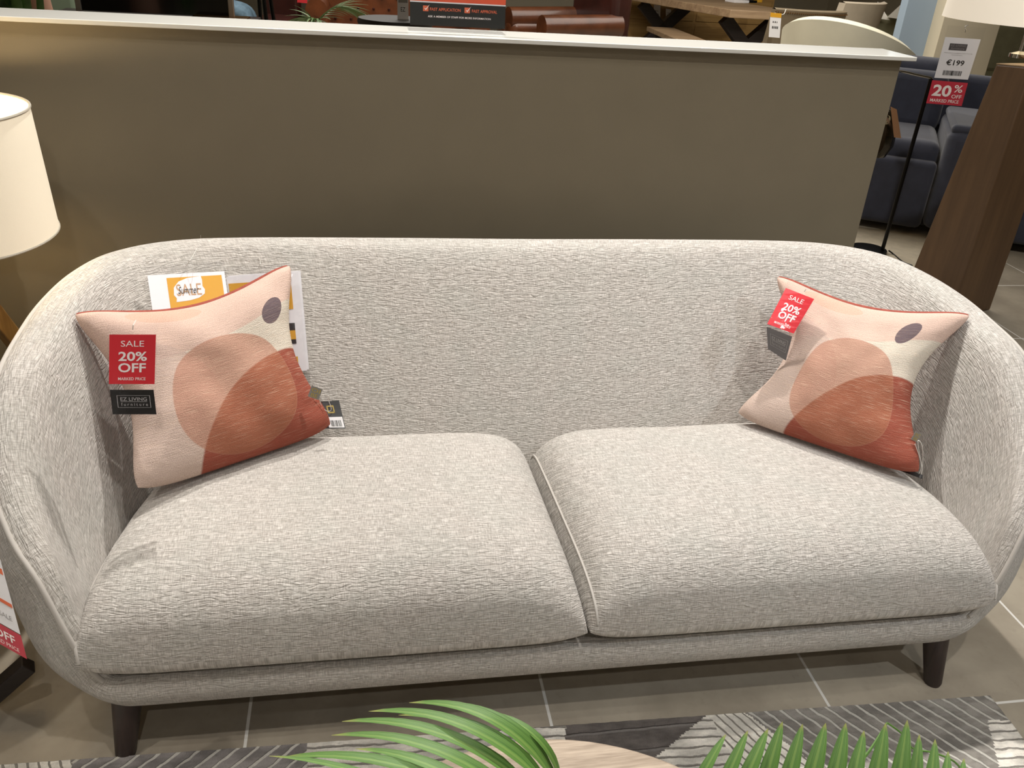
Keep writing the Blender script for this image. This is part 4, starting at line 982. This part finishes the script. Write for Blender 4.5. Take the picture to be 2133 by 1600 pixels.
# honey cabinet
hc = thing('sideboard', (4.45, 12.2, 0), 'honey coloured wooden sideboard behind the dining bench', 'cabinet', rotz=0); K = Kit(hc)
K.box('body', (0, 0, .42), (2.2, .5, .78), 'honey_wood', .006)
for i in range(4):
    K.box('drawer', (-.81 + i * .54, -.255, .58), (.50, .02, .30), 'honey_wood', .004); K.box('drawer', (-.81 + i * .54, -.255, .22), (.50, .02, .34), 'honey_wood', .004)
for sx in (-1, 1): K.box('plinth_foot', (sx * 1.0, 0, .015), (.1, .45, .03), 'black_wood', .002)
# television on stand with gold foot
ta, tb = PY(163, 23, 6.5), PY(487, 30, 6.5)
tvx, tvw = (ta.x + tb.x) / 2, tb.x - ta.x
tvz = PY(487, 31, 6.5).z
tv = thing('television', (tvx, 6.5, tvz - .03), 'large black-screened television with silver edge and gold foot behind the partition', 'television')
box('screen', (tvx, 6.5, tvz + .385), (tvw - .04, .03, .80), 'black_screen', tv, bevel=.003)
for s_ in (-1, 1): box('frame_edge', (tvx + s_ * (tvw / 2 - .012), 6.495, tvz + .385), (.034, .05, .81), 'silver_edge', tv, bevel=.003)
f1 = PY(458, 35, 6.38); box('foot', (f1.x, 6.4, tvz - .018), (.36, .26, .022), 'gold_metal', tv, bevel=.006)
tu = thing('media_unit', (tvx, 6.55, 0), 'low black media unit under the television', 'cabinet')
box('body', (tvx, 6.55, (tvz - .03) / 2), (tvw + .3, .42, tvz - .032), 'black_wood', tu, bevel=.006)
for i in range(3): box('drawer', (tvx - .45 + i * .45, 6.335, (tvz - .03) / 2), (.43, .02, (tvz - .1)), 'black_screen', tu, bevel=.003)
# stool with thin black legs
s0 = PZ(558, 44, .0)
sx_, sy_ = PY(560, 20, 7.0).x, 7.0
bs = thing('bar_table', (sx_, sy_, 0), 'tall bar table whose thin black legs show left of the studded chair', 'table')
MB().lathe((sx_, sy_, 0), [(0, 1.02), (.17, 1.02), (.18, 1.03), (.17, 1.05), (0, 1.06)], 32).build('tabletop', 'black_wood', bs)
for a, r in ((-.035, -.07), (.0, .02), (.06, .05), (.02, -.2)):
    MB().tube([(sx_ + a * 1.6, sy_ + r, 0), (sx_ + a * .6 - .04, sy_ + r * .5, 1.02)], .014, 8).build('leg', 'black_metal', bs)
# seated person in jeans (only a knee shows past the television)
kx = PY(512, 14, 9.0)
hp = thing('person', (kx.x - .42, 9.1, 0), 'person in blue jeans sitting behind the right edge of the television', 'person')
def skin(name, pts, edges, radii, m, parent, root=0, sub=2):
    me = D.meshes.new(name); bm = bmesh.new(); lay = bm.verts.layers.skin.verify()
    vs = [bm.verts.new(tuple(p)) for p in pts]
    for a, b in edges: bm.edges.new((vs[a], vs[b]))
    for i, r in enumerate(radii): vs[i][lay].radius = (r, r); vs[i][lay].use_root = (i == root)
    bm.to_mesh(me); bm.free(); o = link(name, me, m, parent, smooth=False)
    a = o.modifiers.new('skin', 'SKIN'); a.use_smooth_shade = True; s_ = o.modifiers.new('sub', 'SUBSURF'); s_.levels = s_.render_levels = sub
    return o
X0, Y0 = kx.x - .42, 9.1
body = [(X0, Y0, .56), (X0 - .03, Y0, .75), (X0 - .02, Y0, .98), (X0, Y0, 1.08), (X0 + .03, Y0 - .01, 1.22), (X0, Y0 - .18, 1.0), (X0 + .12, Y0 - .22, .78), (X0 + .2, Y0 - .12, .70), (X0, Y0 + .18, 1.0), (X0 + .12, Y0 + .22, .78), (X0 + .2, Y0 + .12, .70),
        (X0 + .02, Y0 - .09, .55), (X0 + .42, Y0 - .11, .58), (X0 + .44, Y0 - .11, .12), (X0 + .58, Y0 - .11, .06), (X0 + .02, Y0 + .09, .55), (X0 + .42, Y0 + .12, .55), (X0 + .44, Y0 + .12, .12), (X0 + .58, Y0 + .12, .06)]
ed = [(0, 1), (1, 2), (2, 3), (3, 4), (2, 5), (5, 6), (6, 7), (2, 8), (8, 9), (9, 10), (0, 11), (11, 12), (12, 13), (13, 14), (0, 15), (15, 16), (16, 17), (17, 18)]
skin('body', body, ed, [.12, .12, .12, .055, .095, .05, .04, .035, .05, .04, .035, .07, .055, .04, .035, .07, .055, .04, .035], 'skin', hp)
skin('jeans', [body[i] for i in (0, 11, 12, 13, 15, 16, 17)], [(0, 1), (1, 2), (2, 3), (0, 4), (4, 5), (5, 6)], [.16, .115, .105, .065, .115, .105, .065], 'denim', hp)
skin('sweater', [body[i] for i in (1, 2, 5, 6, 8, 9)], [(0, 1), (1, 2), (2, 3), (1, 4), (4, 5)], [.16, .17, .075, .06, .075, .06], 'dark_top', hp)
skin('hair', [Vector(body[4]) + Vector((-.02, 0, .03)), Vector(body[4]) + Vector((-.03, 0, .09))], [(0, 1)], [.10, .07], 'hair', hp)
pf = thing('pouffe', (X0 - .02, Y0, 0), 'dark round pouffe the seated person sits on, behind the television', 'pouffe')
MB().lathe((X0 - .02, Y0, 0), [(0, .001), (.14, .001), (.16, .05), (.16, .34), (.14, .365), (0, .37)], 40).build('cover', 'navy_dark', pf)
MB().tube([(X0 - .02 + .162 * math.cos(a * math.pi / 24), Y0 + .162 * math.sin(a * math.pi / 24), .31) for a in range(48)], .006, 6, closed=True).build('piping', 'black_wood', pf)
# small palm leaning over behind the cap
def far_palm(root_px, tips, y, label, pot_y, leafw=.02, mat_='palm_leaf'):
    base = PY(root_px[0], root_px[1], y); r = thing('palm_plant', (base.x, y, 0), label, 'plant')
    MB().lathe((base.x, y, 0), [(0, .001), (.13, .001), (.16, .32), (.15, .33), (.14, .30), (0, .30)], 32).build('pot', 'pot_grey', r)
    for pts in tips:
        P_ = [PY(x, yy_, y - .1 + .05 * k) for k, (x, yy_) in enumerate(pts)]
        path = cat([Vector((base.x, y, .3)), base] + P_, 30)
        fo_ = MB().tube(path, [.006 - .0045 * k / 29 for k in range(30)], 5).build('frond', mat_, r)
        b = MB()
        for k in range(9, 30):
            q = path[k]; tdir = (path[min(k + 1, 29)] - path[k - 1]).normalized()
            for s_ in (-1, 1):
                ln_ = .20 * (1 - .6 * abs(k - 17) / 13)
                dv = (tdir * .8 + Vector((0, s_ * .3, -.55 if s_ > 0 else -.15))).normalized()
                leaflet(b, q, q + dv * ln_, leafw * .75, .01)
        ob = b.build('leaflets', mat_, fo_); ob['kind'] = 'stuff'
    return r
far_palm((655, 60), [[(665, 40), (700, 15), (740, 22), (790, 48)], [(650, 40), (640, 36), (620, 38), (600, 46)]], 5.6, 'arching green palm behind the partition, in front of the tan buttoned sofa', 0)
# snake plant at far left
sp = thing('snake_plant', (PY(30, 0, 4.4).x, 4.4, 0), 'broad upright green leaves of a potted plant at the far upper left', 'plant')
sx0 = PY(30, 0, 4.4).x
zpot = .55
MB().lathe((sx0, 4.4, 0), [(0, .001), (.14, .001), (.17, zpot), (.16, zpot + .01), (.15, zpot - .02), (0, zpot - .02)], 32).build('pot', 'pot_grey', sp)
for k, (x, w) in enumerate(((-12, .05), (6, .055), (20, .045), (34, .05), (52, .05), (82, .035))):
    p = PY(x, 10, 4.4 + (k % 3 - 1) * .04); b = MB(); leaflet(b, (sx0 + (p.x - sx0) * .5, p.y, zpot - .02), (p.x + (p.x - sx0) * .5, p.y, 1.35 + .05 * (k % 2)), w, .01, Vector((1, .2, 0))); b.build('leaf', 'dark_foliage', sp)
# pinkish vase, sage panel with crumpled tissue
p = PY(68, 8, 5.2); v_ = thing('tall_vase', (p.x, 5.2, 0), 'tall pinkish clay vase behind the snake plant leaves', 'vase')
MB().lathe((p.x, 5.2, 0), [(0, .001), (.09, .001), (.12, .3), (.10, .8), (.06, 1.2), (.065, 1.25), (.05, 1.24), (0, 1.0)], 36).build('body', 'terracotta_pot', v_)
MB().lathe((p.x, 5.2, 0), [(.063, 1.245), (.07, 1.25), (.063, 1.256)], 36).build('rim', 'terracotta_pot', v_)
p = PY(112, 8, 7.3); o = soft('armchair', (p.x, 7.3, .55), (.5, .4, .9), 'sage', None, .08)
setp(o, 'pale sage green upholstered chair back left of the television', 'chair')
# black display table with grey leaflet stand near the poster
p = PY(825, 44, 4.0); dtb = thing('display_table', (p.x, 4.1, 0), 'dark round display table holding a leaflet stand, left of the poster', 'table'); zt_ = PY(825, 44, 4.0).z
MB().lathe((p.x, 4.1, 0), [(0, zt_ - .03), (.16, zt_ - .03), (.165, zt_ - .015), (.16, zt_), (0, zt_)], 48).build('tabletop', 'black_wood', dtb)
MB().lathe((p.x, 4.1, 0), [(0, .001), (.14, .001), (.14, .015), (.02, .03), (.02, zt_ - .03), (0, zt_ - .03)], 32).build('pedestal', 'black_metal', dtb)
ls = thing('leaflet_stand', (PY(842, 46, 4.08).x, 4.08, zt_), 'small white and grey leaflet stand just left of the poster', 'sign')
z0_ = zt_ + .001
k_ = Card(*[Vector((PY(x, yy_, 4.08).x, 4.08 + (0 if yy_ > 20 else .02), (z0_ if yy_ > 20 else z0_ + .22))) for x, yy_ in ((828, 50), (851, 51), (851, 0), (828, 0))])
k_.rect('sheet', 0, 0, 1, 1, 'card_white', ls, k=2); k_.rect('grey_panel', .08, .30, .92, .62, 'ink_pale', ls, h=.001); k_.rect('black_panel', .3, .68, .9, .95, 'card_black', ls, h=.001)
k_.text('EZ', .3, .14, .7, .22, 'ink_black', ls, h=.0014)
k_.rect('stand_foot', 0, -.03, 1, .0, 'ink_grey', ls, h=-.03, th=.06)
